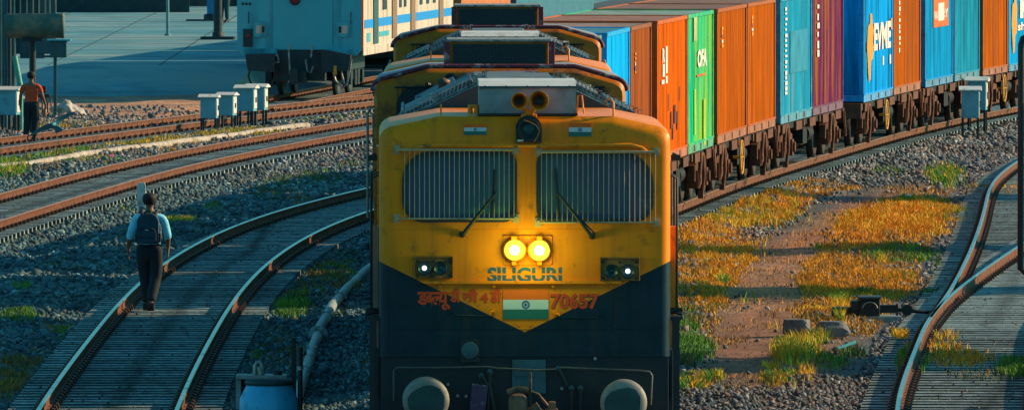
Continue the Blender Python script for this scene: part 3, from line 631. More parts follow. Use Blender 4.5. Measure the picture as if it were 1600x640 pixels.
def make_loco(label):
    root = empty('diesel_locomotive', (.133, 100, .36), R(.80), label, 'locomotive', 'yellow diesel locomotives hauling the containers')
    # ---- front cab shell
    zb = 1.56
    rings = [(0.0, .10, 3.82, 4.02), (.012, .06, 3.85, 4.04), (.04, .03, 3.87, 4.05), (.09, .0, 3.88, 4.06), (.30, 0, 3.90, 4.07), (2.9, 0, 3.90, 4.07), (2.95, .03, 3.88, 4.05)]
    mb = MB(); vs = []; nn = None
    for y, ins, ze, zt in rings:
        o = cab_outline(1.52, zb, ze, zt, ins); nn = len(o); vs += [(a, y, b) for a, b in o]
    fs = [(i * nn + k, i * nn + (k + 1) % nn, (i + 1) * nn + (k + 1) % nn, (i + 1) * nn + k) for i in range(len(rings) - 1) for k in range(nn)]
    mb.add(vs, fs, 0, True); mb.add(vs, [tuple(range(nn))[::-1], tuple(range(len(vs) - nn, len(vs)))], 0)
    cab = mb.build('cab_body', [M['loco'], M['inside'], M['rooftop']], root)
    cutb = MB(); cutb.bb(-1.40, 1.40, .10, 2.8, 1.75, 3.72); c = cutb.build('cutter', [M['inside']]); boolean(cab, c)
    wins = ((X(628), X(808), (.14, .30, .22, .14)), (X(838), X(1021), (.34, .14, .14, .20)))
    for x0, x1, rs in wins:
        cb = MB(); cb.prism(rrect(x0, x1, Z(347), Z(236), .1, 6, rs), -.2, .3); c = cb.build('cutter', [M['loco']]); boolean(cab, c)
    cb = MB(); cb.bb(-2, 2, .25, 1.15, Z(335), Z(240)); c = cb.build('cutter', [M['loco']]); boolean(cab, c)
    cb = MB(); cb.bb(-.6, .6, 2.6, 3.2, 2.9, 3.6); c = cb.build('cutter', [M['loco']]); boolean(cab, c)
    # assign roof material on upward faces
    for p in cab.data.polygons:
        p.use_smooth = False
        if p.normal.z > .5 and p.center.z > 4.0: pass
    cab.data.shade_smooth() if hasattr(cab.data, 'shade_smooth') else None
    cab.data.set_sharp_from_angle(angle=R(32))
    # door and window pieces
    for (x0, x1, rs), gx0, gx1, gzt, gzb, px0, px1 in ((wins[0], 617, 809, Z(233.5), Z(341), 632, 803), (wins[1], 838, 1029, Z(237), Z(347), 846, 1024)):
        wmb = MB(); o = rrect(x0, x1, Z(347), Z(236), .1, 6, rs); i = rrect(x0 + .035, x1 - .035, Z(347) + .035, Z(236) - .035, .1, 6, [max(.03, r - .03) for r in rs]); n = len(o)
        vs = [(a, -.022, b) for a, b in o] + [(a, -.022, b) for a, b in i] + [(a, .05, b) for a, b in o] + [(a, .05, b) for a, b in i]
        wmb.add(vs, [(k, (k + 1) % n, n + (k + 1) % n, n + k) for k in range(n)] + [(n + k, n + (k + 1) % n, 3 * n + (k + 1) % n, 3 * n + k) for k in range(n)] + [(k, (k + 1) % n, 2 * n + (k + 1) % n, 2 * n + k) for k in range(n)])
        win = wmb.build('windscreen', [M['gasket']], root)
        pn = MB(); pn.prism(i, .028, .036); pn.build('pane', [M['glass']], win)
        gr = MB()
        n = 23
        for k in range(n):
            x = X(px0 + (px1 - px0) * k / (n - 1)); gr.cyl((x, -.075, gzb), (x, -.075, gzt), .0046, n=6)
        gr.cyl((X(gx0), -.075, gzt), (X(gx1), -.075, gzt), .014, n=8); gr.cyl((X(gx0), -.075, gzb), (X(gx1), -.075, gzb), .010, n=8)
        for gx in (gx0 + 3, gx1 - 3):
            for gz in (gzt, gzb):
                gr.cyl((X(gx), -.09, gz), (X(gx), .0, gz), .022, n=8); gr.box((X(gx), -.01, gz), (.07, .02, .09))
        gr.build('window_grille', [M['grille']], root)
    # brow over the windows
    br = MB(); br.tube([(X(632), -.01, Z(252)), (X(637), -.025, Z(238)), (X(652), -.03, Z(229)), (X(680), -.032, Z(226.5)), (X(985), -.032, Z(226.5)), (X(1003), -.03, Z(231)), (X(1018), -.02, Z(243))], .022, 8)
    br.build('window_brow', [M['yellow']], root)
    # wipers
    for pv, tip, b0, b1 in (((722, 366), (775, 300), (773, 264), (769, 335)), ((925, 369), (871, 300), (868, 262), (873, 338))):
        w = MB(); y = -.13
        w.cyl((X(pv[0]), .0, Z(pv[1])), (X(pv[0]), y, Z(pv[1])), .035, .028, 10); w.cyl((X(pv[0]), y, Z(pv[1])), (X(tip[0]), y + .02, Z(tip[1])), .023, .014, 6)
        d = .04; w.cyl((X(pv[0]) + d * .8, y, Z(pv[1]) + .03), (X(tip[0]) - d * .2, y + .02, Z(tip[1]) - .02), .009, n=6); w.build('wiper', [M['black']], root)
        bl = MB(); bl.cyl((X(b0[0]), y + .035, Z(b0[1])), (X(b1[0]), y + .035, Z(b1[1])), .016, n=6); w_ = root.children[-1]; bl.build('blade', [M['rubber']], [c for c in root.children if c.name.startswith('wiper')][-1])
    # twin headlight
    hb = MB(); hb.prism(rrect(X(786), X(862), Z(414), Z(369), .03), -.012, .0); hb.bb(X(786), X(862), -.03, -.01, Z(370), Z(368)); hb.bb(X(860.5), X(862.5), -.03, -.01, Z(412), Z(369))
    for px in (803, 843): hb.box((X(px), -.06, Z(371)), (.06, .06, .04)); hb.box((X(px), -.06, Z(411)), (.05, .05, .04))
    hl = hb.build('headlight_housing', [M['loco']], root, bevel=.006)
    for px, py in ((804, 390), (842.5, 390.5)):
        l = MB(); o = (X(px), 0, Z(py)); l.lathe([(.118, -.0), (.122, -.085), (.106, -.095)], o, 'Y', 28, 0); l.lathe([(.106, -.092), (.085, -.10), (.050, -.106)], o, 'Y', 28, 1); l.lathe([(.050, -.106), (.03, -.112), (.0005, -.114)], o, 'Y', 28, 2)
        lo = l.build('headlight', [M['yellow'], M['head_ring'], M['head_core']], hl)
        pl = bpy.data.lights.new('headlamp_bulb', 'POINT'); pl.energy = 5.5; pl.color = (.80, 1.0, .08); pl.shadow_soft_size = .09
        po = bpy.data.objects.new('headlamp_bulb', pl); COL.objects.link(po); po.parent = lo; po.location = (X(px) , -.30, Z(py) )
    # marker lamp boxes
    for x0, x1, y0, y1, lamps in ((649, 706, 402, 434, ((663, 418, 1), (688, 418, 0))), (939, 998, 404, 438, ((955, 423, 0), (981, 423, 1)))):
        b = MB(); b.bb(X(x0), X(x1), -.055, .0, Z(y1), Z(y0), 0); b.bb(X(x0) - .012, X(x1) + .012, -.09, -.0, Z(y0), Z(y0) + .016, 0); b.bb(X(x0) - .012, X(x0), -.08, 0, Z(y1), Z(y0)); b.bb(X(x1), X(x1) + .012, -.08, 0, Z(y1), Z(y0))
        for bx in (x0 + 4, (x0 + x1) / 2, x1 - 4):
            for bz in (y0 + 5, y1 - 4): b.cyl((X(bx), -.055, Z(bz)), (X(bx), -.07, Z(bz)), .014, n=8, mi=1)
        bo = b.build('marker_lamp_box', [mat_brownyellow, M['black']], root, bevel=.004)
        for px, py, on in lamps:
            l = MB(); o = (X(px), 0, Z(py)); l.lathe([(.068, -.055), (.074, -.085), (.066, -.09)], o, 'Y', 22, 0); l.lathe([(.066, -.088), (.045, -.07), (.024, -.062)], o, 'Y', 22, 1); l.lathe([(.025, -.066), (.016, -.074), (.0005, -.077)], o, 'Y', 14, 2 if on else 1)
            l.build('marker_lamp', [M['black'], M['buffer_grease'], M['marker_on']], bo)
    # lettering, flags
    t = MB(); fit_text(t, ['SILIGURI'], X(762), X(878), Z(440.5), Z(417), -.004, 0, bold=.035, gaps=[(.48, .60)]); 
    t.build('depot_lettering', [M['letter_blue']], root)
    t = MB()
    for dy, mi, bo in ((-.003, 1, .055), (-.006, 0, .022)):
        fit_text(t, ['70657'], X(860), X(936), Z(482.5), Z(458), dy, mi, bold=bo)
    t.build('number_lettering', [M['letter_red'], M['letter_dark']], root)
    t = MB()
    words = (([('ड', None, .50), ('ब', .40, .36), ('ल', .50, .42), ('यू', None, .73)], 652, 704, 484, 455.5), (['डी'], 703, 719, 472, 449), (['जी'], 723, 747, 472, 450.5), (['4'], 750, 763, 472.5, 456.5), (['डी'], 766, 783.5, 472.5, 448.5))
    for pcs, a, b, c_, d in words:
        fit_text(t, pcs, X(a), X(b), Z(c_), Z(d), -.006, 0, bold=.035)
    t.bb(X(664), X(694), -.007, -.005, Z(456.8), Z(455.6), 0)
    t.build('class_lettering', [M['letter_red']], root)
    flag(X(725), X(760), Z(210.5), Z(193.5), -.003, root); flag(X(889), X(924), Z(213), Z(192), -.003, root); flag(X(786), X(857), Z(498), Z(453), -.004, root)
    for f in [c for c in root.children if c.name.startswith('flag_sticker')][:2]:       # lie on the sloping visor
        f.rotation_euler = (R(-9), 0, 0); f.location = (0, .62, -.0)
        f.rotation_euler = (0, 0, 0); f.location = (0, .0, 0)
    # ledge, seams, handrails
    l = MB(); l.bb(X(648), X(971), -.05, 0, Z(443), Z(438.5)); l.bb(X(683), X(684), -.004, 0, Z(520), Z(444)); l.bb(X(957.5), X(958.5), -.004, 0, Z(520), Z(446))
    l.bb(-1.38, 1.38, -.006, 0, Z(514.5), Z(513)); 
    for bx in (688, 772, 864, 955): l.cyl((X(bx), -.03, Z(446.5)), (X(bx), 0, Z(446.5)), .016, n=8)
    l.build('ledge', [M['loco']], root, bevel=.003)
    l = MB()
    for k in range(24):
        for zz in (Z(550), Z(508)): l.cyl((-1.36 + k * .118, -.010, zz), (-1.36 + k * .118, 0, zz), .010, n=6)
    for k in range(9):
        for xx in (X(679), X(962)): l.cyl((xx, -.010, Z(520) + k * .055), (xx, 0, Z(520) + k * .055), .010, n=6)
    l.bb(-1.40, 1.40, -.004, 0, Z(359), Z(358)); l.bb(X(822.5), X(823.5), -.004, 0, Z(357), Z(232))
    l.build('rivets', [M['loco']], root)
    for pts in (((705, 487), (710, 487), (713, 492), (765, 493), (767, 486), (772, 486)), ((868, 490), (873, 490), (876, 496), (932, 496), (934, 491), (940, 491))):
        h = MB(); h.tube([(X(a), -.02 if k in (0, 5) else -.09, Z(b)) for k, (a, b) in enumerate(pts)], .011, 8); h.cyl((X(pts[0][0]), .0, Z(pts[0][1])), (X(pts[0][0]), -.03, Z(pts[0][1])), .022); h.cyl((X(pts[-1][0]), .0, Z(pts[-1][1])), (X(pts[-1][0]), -.03, Z(pts[-1][1])), .022)
        h.build('handrail', [M['loco']], root)
    # upper lamp (black hood with a round lens) and horns on top
    u = MB(); u.prism([(X(806), Z(222)), (X(806), Z(196))] + [(X(826) + .135 * math.cos(R(a)), Z(200) + .135 * math.sin(R(a))) for a in range(180, -1, -20)] + [(X(846), Z(222))], -.10, .35)
    u.lathe([(.12, -.10), (.12, -.14), (.095, -.14), (.09, -.12), (.068, -.11)], (X(826), 0, Z(202)), 'Y', 22)
    u.bb(X(808), X(818), -.104, -.1, Z(220.5), Z(217.5), 1)
    ul = u.build('upper_headlight', [M['black'], M['white']], root, bevel=.008)
    lz = MB(); lz.lathe([(.068, -.112), (.04, -.13), (.0005, -.135)], (X(826), 0, Z(202)), 'Y', 18); lz.build('lens', [M['buffer_grease']], ul)
    wr = MB(); wr.tube([(X(818), -.16, Z(187)), (X(828), -.17, Z(190)), (X(838), -.17, Z(196)), (X(842), -.16, Z(204)), (X(838), -.15, Z(215)), (X(834), -.12, Z(220))], .007, 6); wr.build('cable', [M['coupler']], ul)
    for px, py, rr in ((811, 157, .088), (841.5, 156.5, .104)):
        hn = MB(); o = (X(px), 0, Z(py)); 
        hn.lathe([(rr, -.20), (rr * .96, -.205), (rr * .80, -.14), (rr * .55, -.05), (rr * .3, .05), (.012, .10)], o, 'Y', 24, 0); hn.lathe([(rr, -.20), (rr * .86, -.15), (rr * .6, -.05), (rr * .36, .08), (.03, .2), (.03, .38)], o, 'Y', 24, 0)
        hn.lathe([(rr * .50, -.085), (.001, -.07)], o, 'Y', 16, 1)
        hn.tube([(X(px), -.04, Z(py) - rr * .5), (X(px) * .4 + X(828) * .6, -.06, Z(172)), (X(828), -.03, Z(180))], .022, 8); hn.build('horn', [M['yellow'], M['black']], root)
    st = MB(); st.bb(X(820), X(834), -.06, .02, Z(180), Z(171)); st.bb(X(814), X(839), -.04, .06, Z(184), Z(178)); st.build('horn_bracket', [M['yellow']], root, bevel=.01)
    # box behind the horns
    b = MB(); b.bb(X(749), X(900.5), .14, 1.3, Z(178), Z(137), 0)
    b.add([(X(749) - .004, .13, Z(137)), (X(900) + .004, .13, Z(137)), (X(900) + .004, .30, Z(127)), (X(749) - .004, .30, Z(127)), (X(749) - .004, 1.32, Z(127)), (X(900) + .004, 1.32, Z(127)), (X(749) - .004, 1.32, Z(137)), (X(900) + .004, 1.32, Z(137))], [(0, 1, 2, 3), (3, 2, 5, 4), (4, 5, 7, 6), (0, 3, 4, 6), (1, 7, 5, 2)], 1)
    b.bb(X(749) - .006, X(900.5) + .006, .12, .14, Z(138.5), Z(134.8), 2)
    for k in range(5): b.cyl((X(758 + 33 * k), .11, Z(135.5)), (X(758 + 33 * k), .13, Z(135.5)), .012, n=6, mi=2)
    b.bb(X(747), X(903), .08, 1.4, Z(181), Z(177.5), 3)
    bx = b.build('roof_box', [M['greybox'], M['white'], M['hood_panel'], M['black']], root)
    for pts, rad, nm in (([(X(902), .2, Z(178)), (X(904), .2, Z(150)), (X(910), .2, Z(150)), (X(913), .2, Z(178))], .009, 'antenna_bracket'), ([(X(689), .1, Z(184)), (X(689), .1, Z(163))], .009, 'roof_pin'), ([(X(959), .1, Z(186)), (X(959), .1, Z(160)), (X(953), .1, Z(153)), (X(946), .1, Z(158)), (X(951), .1, Z(166))], .011, 'lifting_hook'), ([(X(735), .2, Z(180)), (X(735), .2, Z(166)), (X(745), .2, Z(166)), (X(745), .2, Z(180))], .03, 'lifting_lug')):
        r_ = MB(); r_.tube(pts, rad, 6); r_.build(nm, [M['yellow']], root)
    # ---- cab sides: doors, handrails, mirrors
    for s in (-1, 1):
        d = MB(); d.bb(s * 1.52, s * 1.545, 1.5, 2.2, 1.6, 3.7); dd = d.build('cab_door', [M['yellow']], root)
        d = MB(); d.bb(s * 1.545, s * 1.552, 1.6, 2.1, 2.8, 3.5); d.build('pane', [M['gasket']], dd)
        g = MB()
        for y in (.42, 1.3, 2.35): g.tube([(s * 1.50, y, 3.45), (s * 1.60, y, 3.40), (s * 1.60, y, 2.05), (s * 1.50, y, 2.0)], .014, 6)
        g.build('side_handrail', [M['black']], root)
        g = MB(); g.bb(s * 1.52, s * 1.60, .5, .56, 2.0, 2.9, 0); g.bb(s * 1.515, s * 1.585, .6, 2.9, 1.60, 2.55, 1); g.build('side_strip', [M['pinkside'] if s < 0 else M['yellow'], M['pinkside'] if s < 0 else M['yellow']], root, bevel=.01)
        g = MB(); g.box((s * 1.585, .35, 3.62), (.10, .05, .06)); g.cyl((s * 1.55, .35, 3.66), (s * 1.63, .35, 3.62), .02); g.build('mirror_bracket', [M['black']], root); g = MB(); g.box((s * 1.60, .5, 2.02), (.12, .06, .05)); g.tube([(s * 1.52, .5, 2.0), (s * 1.66, .45, 1.98), (s * 1.66, .45, 1.93)], .014); g.build('side_bracket', [M['black']], root)
    # cab interior: seat, desk, far lit window sash
    it = MB(); it.bb(-1.3, 1.3, .15, .75, 1.8, 2.78); it.bb(-1.25, -.2, .25, .5, 2.78, 2.98); it.build('control_desk', [M['inside']], root, bevel=.03)
    for sx in (-.8, .8): 
        it = MB(); it.bb(sx - .25, sx + .25, 1.3, 1.8, 2.25, 2.37); it.bb(sx - .24, sx + .24, 1.75, 1.87, 2.35, 3.15); it.cyl((sx, 1.55, 1.78), (sx, 1.55, 2.26), .06); it.build('driver_seat', [M['black']], root, bevel=.03)
    it = MB(); it.box((1.26, .40, 3.36), (.10, .05, .62), 0, Matrix.Rotation(R(35), 3, 'Y')); it.bb(1.0, 1.34, .48, .53, 3.02, 3.08); it.tube([(1.12, .5, 3.45), (1.2, .48, 3.3), (1.22, .5, 3.18), (1.3, .48, 3.08)], .018); it.build('window_sash', [M['white']], root)
    it = MB(); it.prism([(0, Z(316)), (0, Z(292)), (.24, Z(258)), (.40, Z(258)), (.40, Z(312))], 0, .012, 0); it.X = Matrix.Identity(4); it.build('sun_blind', [mat('pink_blind', (1.0, .62, .5), .7, 0, .35, 9)], root, loc=(1.03, .56, 0), rz=R(-40))  # added pink panel standing in for a bright reflection in the right window
    # ---- headstock, underframe
    h = MB(); h.bb(-1.50, 1.50, .02, .12, .55, 1.56); h.bb(-1.54, 1.54, .10, 22.9, 1.10, 1.50); h.bb(-1.55, -1.50, .10, 3.2, .55, 1.62); h.bb(1.50, 1.55, .10, 3.2, .55, 1.62); h.bb(-1.50, 1.50, 22.9, 23, .7, 1.5)
    h.bb(X(800), X(853), -.012, .02, Z(615), Z(562), 1); h.bb(X(803), X(836), -.02, -.01, Z(588), Z(566), 1)
    for bx_, bz in ((715, 618), (728, 619), (878, 607), (762, 630), (700, 600), (930, 560)): h.cyl((X(bx_), .0, Z(bz)), (X(bx_), .03, Z(bz)), .017, n=8, mi=2)
    h.build('headstock', [M['bluebody'], M['hood_panel'], M['steel']], root, bevel=.006)
    for s in (-1, 1):
        p = MB(); p.bb(s * 1.545, s * 1.62, .14, .24, .3, Z(500), 0); p.bb(s * 1.50, s * 1.64, .14, .5, 1.93, 1.97, 0); p.bb(s * 1.5, s * 1.62, .2, .9, .55, .6); p.bb(s * 1.5, s * 1.62, .2, .9, .95, 1.0)
        p.build('step_post', [M['black']], root)
    nl = MB(); nl.bb(X(719), X(749), -.03, 0, Z(566), Z(530)); nl.lathe([(.09, -.03), (.092, -.055), (.08, -.06), (.0005, -.06)], (X(734), 0, Z(547)), 'Y', 20, 1); nl.build('jumper_socket', [M['black'], M['hood_panel']], root, bevel=.006)
    hr = MB(); hr.tube([(X(615), -.05, Z(625)), (X(615), -.08, Z(578)), (X(620), -.09, Z(573)), (X(680), -.09, Z(573.5)), (X(763), -.09, Z(572)), (X(775), -.11, Z(574)), (X(836), -.11, Z(577)), (X(866), -.11, Z(576)), (X(872), -.09, Z(573)), (X(1000), -.09, Z(578)), (X(1015), -.09, Z(580)), (X(1019), -.08, Z(586)), (X(1017), -.05, Z(632))], .011, 6); hr.build('coupling_rod', [M['bluebody'] if False else M['steel_dark']], root)
    for px, py in ((665, 621), (973, 625)):
        bf = MB(); o = (X(px), 0, Z(py)); bf.lathe([(.0005, -.50), (.10, -.498), (.2, -.485), (.236, -.465), (.245, -.44), (.235, -.42), (.09, -.40), (.09, -.22), (.13, -.22), (.15, .02)], o, 'Y', 36, 0)
        bo = bf.build('buffer', [M['buffer_rim']], root)
        g = MB(); k = 40; pts = []
        for i in range(k):
            a = 2 * math.pi * i / k; r = .185 + .012 * math.sin(3 * a + px) + .010 * random.random(); pts.append((o[0] + r * math.cos(a) + .01 * (1 if px < 800 else -.4), -.507 , o[2] - .028 + r * math.sin(a)))
        g.add(pts + [(o[0], -.512, o[2] - .03)], [(i, (i + 1) % k, k) for i in range(k)]); g.build('grease_patch', [M['buffer_grease']], bo)
    cp = MB(); cx = X(825); 
    cp.bb(cx - .20, cx + .16, -.55, 0, .55, 1.02); cp.prism(rrect(cx - .21, cx - .02, .5, 1.20, .06), -.78, -.45); cp.prism([(cx - .02, .55), (cx + .13, .62), (cx + .16, 1.0), (cx + .08, 1.12), (cx - .02, 1.05)], -.85, -.5)
    cp.tube([(cx - .22, -.6, 1.22), (cx - .1, -.62, 1.26), (cx + .0, -.62, 1.24)], .035); cp.tube([(cx + .0, -.62, 1.24), (cx + .1, -.62, 1.2), (cx + .2, -.6, 1.08)], .016)
    cp.bb(cx + .005, cx + .03, -.64, -.60, 1.0, 1.43); cp.prism(rrect(cx + .2, cx + .28, .55, 1.12, .02), -.6, -.4)
    for zz in (.75, .9, 1.03): cp.bb(cx + .17, cx + .30, -.62, -.4, zz, zz + .02)
    cp.build('coupler', [M['coupler']], root, bevel=.012)
    pp = MB(); pp.box((X(743), -.12, .85), (.17, .10, .86), 0, Matrix.Rotation(R(6), 3, 'Y')); pp.build('cable_cover', [M['purple']], root, bevel=.015)
    for pts in (((752, 586), (765, 605), (772, 640), (778, 700)), ((765, 580), (764, 600), (762, 640), (766, 700)), ((893, 606), (893, 640), (890, 700)), ((907, 606), (907, 640), (910, 700)), ((872, 575), (880, 590), (884, 600))):
        hs = MB(); hs.tube([(X(a), -.12, Z(b)) for a, b in pts], .02, 8); hs.cyl((X(pts[0][0]), -.12, Z(pts[0][1])), (X(pts[0][0]), -.02, Z(pts[0][1])), .03, n=10, mi=1); hs.build('brake_hose', [M['rubber'], M['hood_panel']], root)
    cg = MB(); cg.prism([(-1.35, .12), (1.35, .12), (1.45, .6), (-1.45, .6)], -.1, .0); cg.build('rail_guard', [M['bluebody']], root)
    # ---- bogies
    for yb in (4.4, 18.2):
        bg_ = MB()
        for s in (-1, 1):
            bg_.bb(s * 1.15 - .06, s * 1.15 + .06, yb - 2.4, yb + 2.4, .55, .85); bg_.bb(s * 1.2 - .1, s * 1.2 + .1, yb - .5, yb + .5, .25, .55)
            for q in (-1.85, 0, 1.85): bg_.bb(s * 1.16 - .1, s * 1.16 + .1, yb + q - .2, yb + q + .2, .3, .62); bg_.cyl((s * 1.22, yb + q + .45, .4), (s * 1.22, yb + q + .45, .85), .09, n=10)
        bo = bg_.build('bogie', [M['bluebody']], root)
        for q in (-1.85, 0, 1.85):
            w = MB()
            for s in (-1, 1): w.lathe([(.02, s * .70), (.50, s * .70), (.57, s * .71), (.55, s * .74), (.53, s * .84), (.02, s * .84)], (0, yb + q, .55), 'X', 28)
            w.cyl((-.8, yb + q, .55), (.8, yb + q, .55), .09); w.build('wheelset', [M['coupler']], bo)
    tk = MB(); tk.bb(-1.3, 1.3, 8.2, 14.4, .35, 1.1); tk.build('fuel_tank', [M['bluebody']], root, bevel=.05)
    # ---- long hood between the cabs
    hd = MB(); hd.prism([(-1.40, 1.5), (-1.40, 3.80), (-1.28, 3.92), (-.42, 4.33), (.42, 4.33), (1.28, 3.92), (1.40, 3.80), (1.40, 1.5)], 2.96, 6.6, 0)
    hd.prism([(-1.24, 1.5), (-1.24, 3.52), (-1.16, 3.64), (-.42, 4.02), (.42, 4.02), (1.16, 3.64), (1.24, 3.52), (1.24, 1.5)], 6.6, 20.49, 0)
    hood = hd.build('long_hood', [M['hood_dark']], root)
    for s in (-1, 1):
        for i, (y0, y1, u0, u1) in enumerate(((3.5, 6.4, .08, .42), (6.8, 11.5, .06, .62), (11.8, 16.0, .05, .5), (16.2, 19.6, .15, .8), (4.0, 6.2, .50, .92), (8.0, 15.0, .66, .95))):
            lo = 0 if y0 < 6.5 else 1; P = lambda u, y, d, lo=lo: (s * (1.28 - .12 * lo - (.86 - .12 * lo) * u) + s * d * .43, y, 3.92 - .28 * lo + (.41 - .03 * lo) * u + d * .9)
            q = MB(); q.add([P(u0, y0, .004), P(u1, y0, .004), P(u1, y1, .004), P(u0, y1, .004), P(u0, y0, .06), P(u1, y0, .06), P(u1, y1, .06), P(u0, y1, .06)], [(0, 1, 2, 3), (4, 5, 6, 7), (0, 1, 5, 4), (1, 2, 6, 5), (2, 3, 7, 6), (3, 0, 4, 7)])
            q.build('roof_panel', [M['hood_panel'] if i % 3 != 1 else M['rooftop']], hood, bevel=.006)
        q = MB()                                                       # comb of pale clips along the eaves of the front section
        for k in range(22):
            u = k / 21; x = s * (1.27 - .90 * u); z = 3.93 + .43 * u; q.box((x, 3.1, z + .055), (.012, .03, .12), 0, Matrix.Rotation(R(-12 * s), 3, 'Y')); q.box((x + .018, 3.1, z + .11), (.04, .03, .012))
        q.tube([(s * 1.27, 3.08, 3.95), (s * .37, 3.08, 4.38)], .012, 6); q.build('roof_edge_clips', [M['light_edge']], hood)
        q = MB(); q.tube([(s * 1.22, 6.8, 3.66), (s * 1.25, 12, 3.67), (s * 1.22, 19.6, 3.66)], .02, 8); q.build('cable_duct', [M['light_edge']], hood)
        q = MB(); q.bb(s * 1.40, s * 1.46, 3.3, 19.5, 1.55, 1.62)
        for k in range(9): q.tube([(s * 1.50, 3.6 + 1.95 * k, 1.6), (s * 1.50, 3.6 + 1.95 * k, 2.5)], .016, 6)
        q.tube([(s * 1.50, 3.6, 2.5), (s * 1.50, 19.2, 2.5)], .016, 6); q.build('walkway_rail', [M['yellow']], root)
    for y0, y1, z1, w in ((3.6, 6.3, .06, .36), (9.6, 11.0, .16, .28), (11.8, 14.5, .08, .36), (15.2, 16.2, .2, .25), (17.0, 19.4, .07, .36)):
        q = MB(); zb_ = 4.33 if y1 < 6.6 else 4.02; q.bb(-w, w, y0, y1, zb_ + .002, zb_ + z1 * .6, 0)
        q.build('exhaust_cover', [M['rooftop']], hood, bevel=.02)
    for vx, vy, vr in ((-.72, 9.0, .08), (-.66, 12.2, .09), (-.74, 15.6, .08), (.72, 10.4, .09), (.70, 14.0, .08), (.40, 18.5, .08)):
        q = MB(); q.lathe([(vr * .8, 0), (vr * .8, .16), (vr, .17), (vr, .21), (.001, .24)], (vx, vy, 3.84), 'Z', 14); q.build('roof_vent', [M['coupler']], hood)
    rs = random.Random(4)
    for k in range(26):
        y = rs.uniform(7.2, 20.0); x = rs.uniform(-1.0, 1.0); zb2 = 4.02 - max(0, abs(x) - .42) * .51; q = MB(); w, d, hh = rs.uniform(.08, .26), rs.uniform(.15, .6), rs.uniform(.03, .13)
        if k % 3: q.bb(x - w, x + w, y - d, y + d, zb2 - .1, zb2 + hh, 0)
        else: q.tube([(x - w, y, zb2), (x - w, y, zb2 + hh), (x + w, y + .2, zb2 + hh), (x + w, y + .2, zb2 - .05)], .022, 6)
        q.build('roof_hatch' if k % 3 else 'roof_pipe', [M[('hood_dark', 'maroon', 'rooftop', 'light_edge')[k % 4]]], hood, bevel=.008 if k % 3 else 0)
    # ---- rear cab (seen over the hood)
    k = 123.5 / 150 / 100 * 100; yr = 20.5
    rc = MB(); vs = []
    rg = [(yr, .04, 3.84, 4.06), (yr + .06, .0, 3.90, 4.10), (yr + 2.2, 0, 3.90, 4.10), (yr + 2.35, .1, 3.8, 4.0)]
    for y, ins, ze, zt in rg:
        o = cab_outline(1.58, 1.5, ze, zt, ins); nn = len(o); vs += [(a, y, b) for a, b in o]
    rc.add(vs, [(i * nn + k_, i * nn + (k_ + 1) % nn, (i + 1) * nn + (k_ + 1) % nn, (i + 1) * nn + k_) for i in range(len(rg) - 1) for k_ in range(nn)], 0, True); rc.add(vs, [tuple(range(nn))[::-1], tuple(range(len(vs) - nn, len(vs)))], 0)
    for p_i, f in enumerate(rc.f): 
        if len(f) == 4:
            cz = sum(rc.v[i][2] for i in f) / 4; cy = sum(rc.v[i][1] for i in f) / 4
            if cz > 3.93 and cy > yr + .04: rc.m[p_i] = 1
    rcab = rc.build('rear_cab', [M['rear_yellow'], M['rear_roof']], root)
    q = MB(); o = cab_outline(1.60, 3.3, 3.87, 4.10); q.tube([(a, yr - .01, b) for a, b in o[1:-1]], .03, 6); q.build('roof_edge', [M['maroon']], rcab)
    for s in (-1, 1):
        q = MB(); q.prism(rrect(s * 1.06 - .24, s * 1.06 + .24, 3.25, 3.86, .06, 4, (.06, .26, .06, .06) if s < 0 else (.26, .06, .06, .06)), yr - .02, yr + .01); q.build('rear_window', [M['gasket']], rcab)
        q = MB()
        for kk in range(9): q.cyl((s * 1.06 - .22 + .055 * kk, yr - .06, 3.3), (s * 1.06 - .22 + .055 * kk, yr - .06, 3.84), .006, n=5)
        q.cyl((s * 1.06 - .26, yr - .06, 3.84), (s * 1.06 + .26, yr - .06, 3.84), .012, n=6); q.build('rear_grille', [M['bluebody']], rcab)
        q = MB(); q.lathe([(.075, -.05), (.085, -.07), (.05, -.07), (.04, -.03)], (s * .62, yr, 3.93), 'Y', 18); q.cyl((s * .62 + s * .12, yr - .02, 3.80), (s * .62 + s * .30, yr - .14, 3.88), .035, n=10); q.build('roof_horn', [M['black'], ], rcab)
        q = MB(); q.tube([(s * 1.62, yr + .1, 3.6), (s * 1.66, yr + .1, 3.5), (s * 1.66, yr + .1, 2.2)], .018, 6); q.bb(s * 1.575, s * 1.60, yr + .15, yr + .5, 2.4, 3.5); q.build('side_handrail', [M['pinkside']], rcab)
    # box with a black mesh on the rear cab roof
    q = MB(); q.bb(-.62, .62, yr + .5, yr + 1.6, 4.05, 4.40, 0); q.bb(-.66, .66, yr + .44, yr + 1.64, 4.40, 4.43, 1)
    for kk in range(1): q.bb(-.70, -.62, yr + .42, yr + .5, 4.02, 4.40, 2); q.bb(.62, .70, yr + .42, yr + .5, 4.02, 4.40, 2)
    rb = q.build('roof_radiator', [M['rear_yellow'], M['light_edge'], M['maroon']], rcab, bevel=.008)
    q = MB(); q.bb(-.58, .58, yr + .46, yr + .49, 4.09, 4.37, 0)
    for kk in range(24): q.bb(-.56 + .0485 * kk, -.553 + .0485 * kk, yr + .45, yr + .46, 4.1, 4.36, 1)
    for kk in range(6): q.bb(-.57, .57, yr + .452, yr + .458, 4.115 + .045 * kk, 4.119 + .045 * kk, 1)
    q.build('mesh_panel', [M['mesh'], M['hood_dark']], rb)
    return root
mat_brownyellow = mat('weathered_yellow_box', (.30, .13, .02), .55, 0, .3, 10, (.06, .04, .03), .4, 8)
M['steel_dark'] = mat('dull_rod', (.12, .12, .12), .5, .5, .3, 8)
loco = make_loco('front yellow locomotive with both headlights lit and 70657 on its nose')
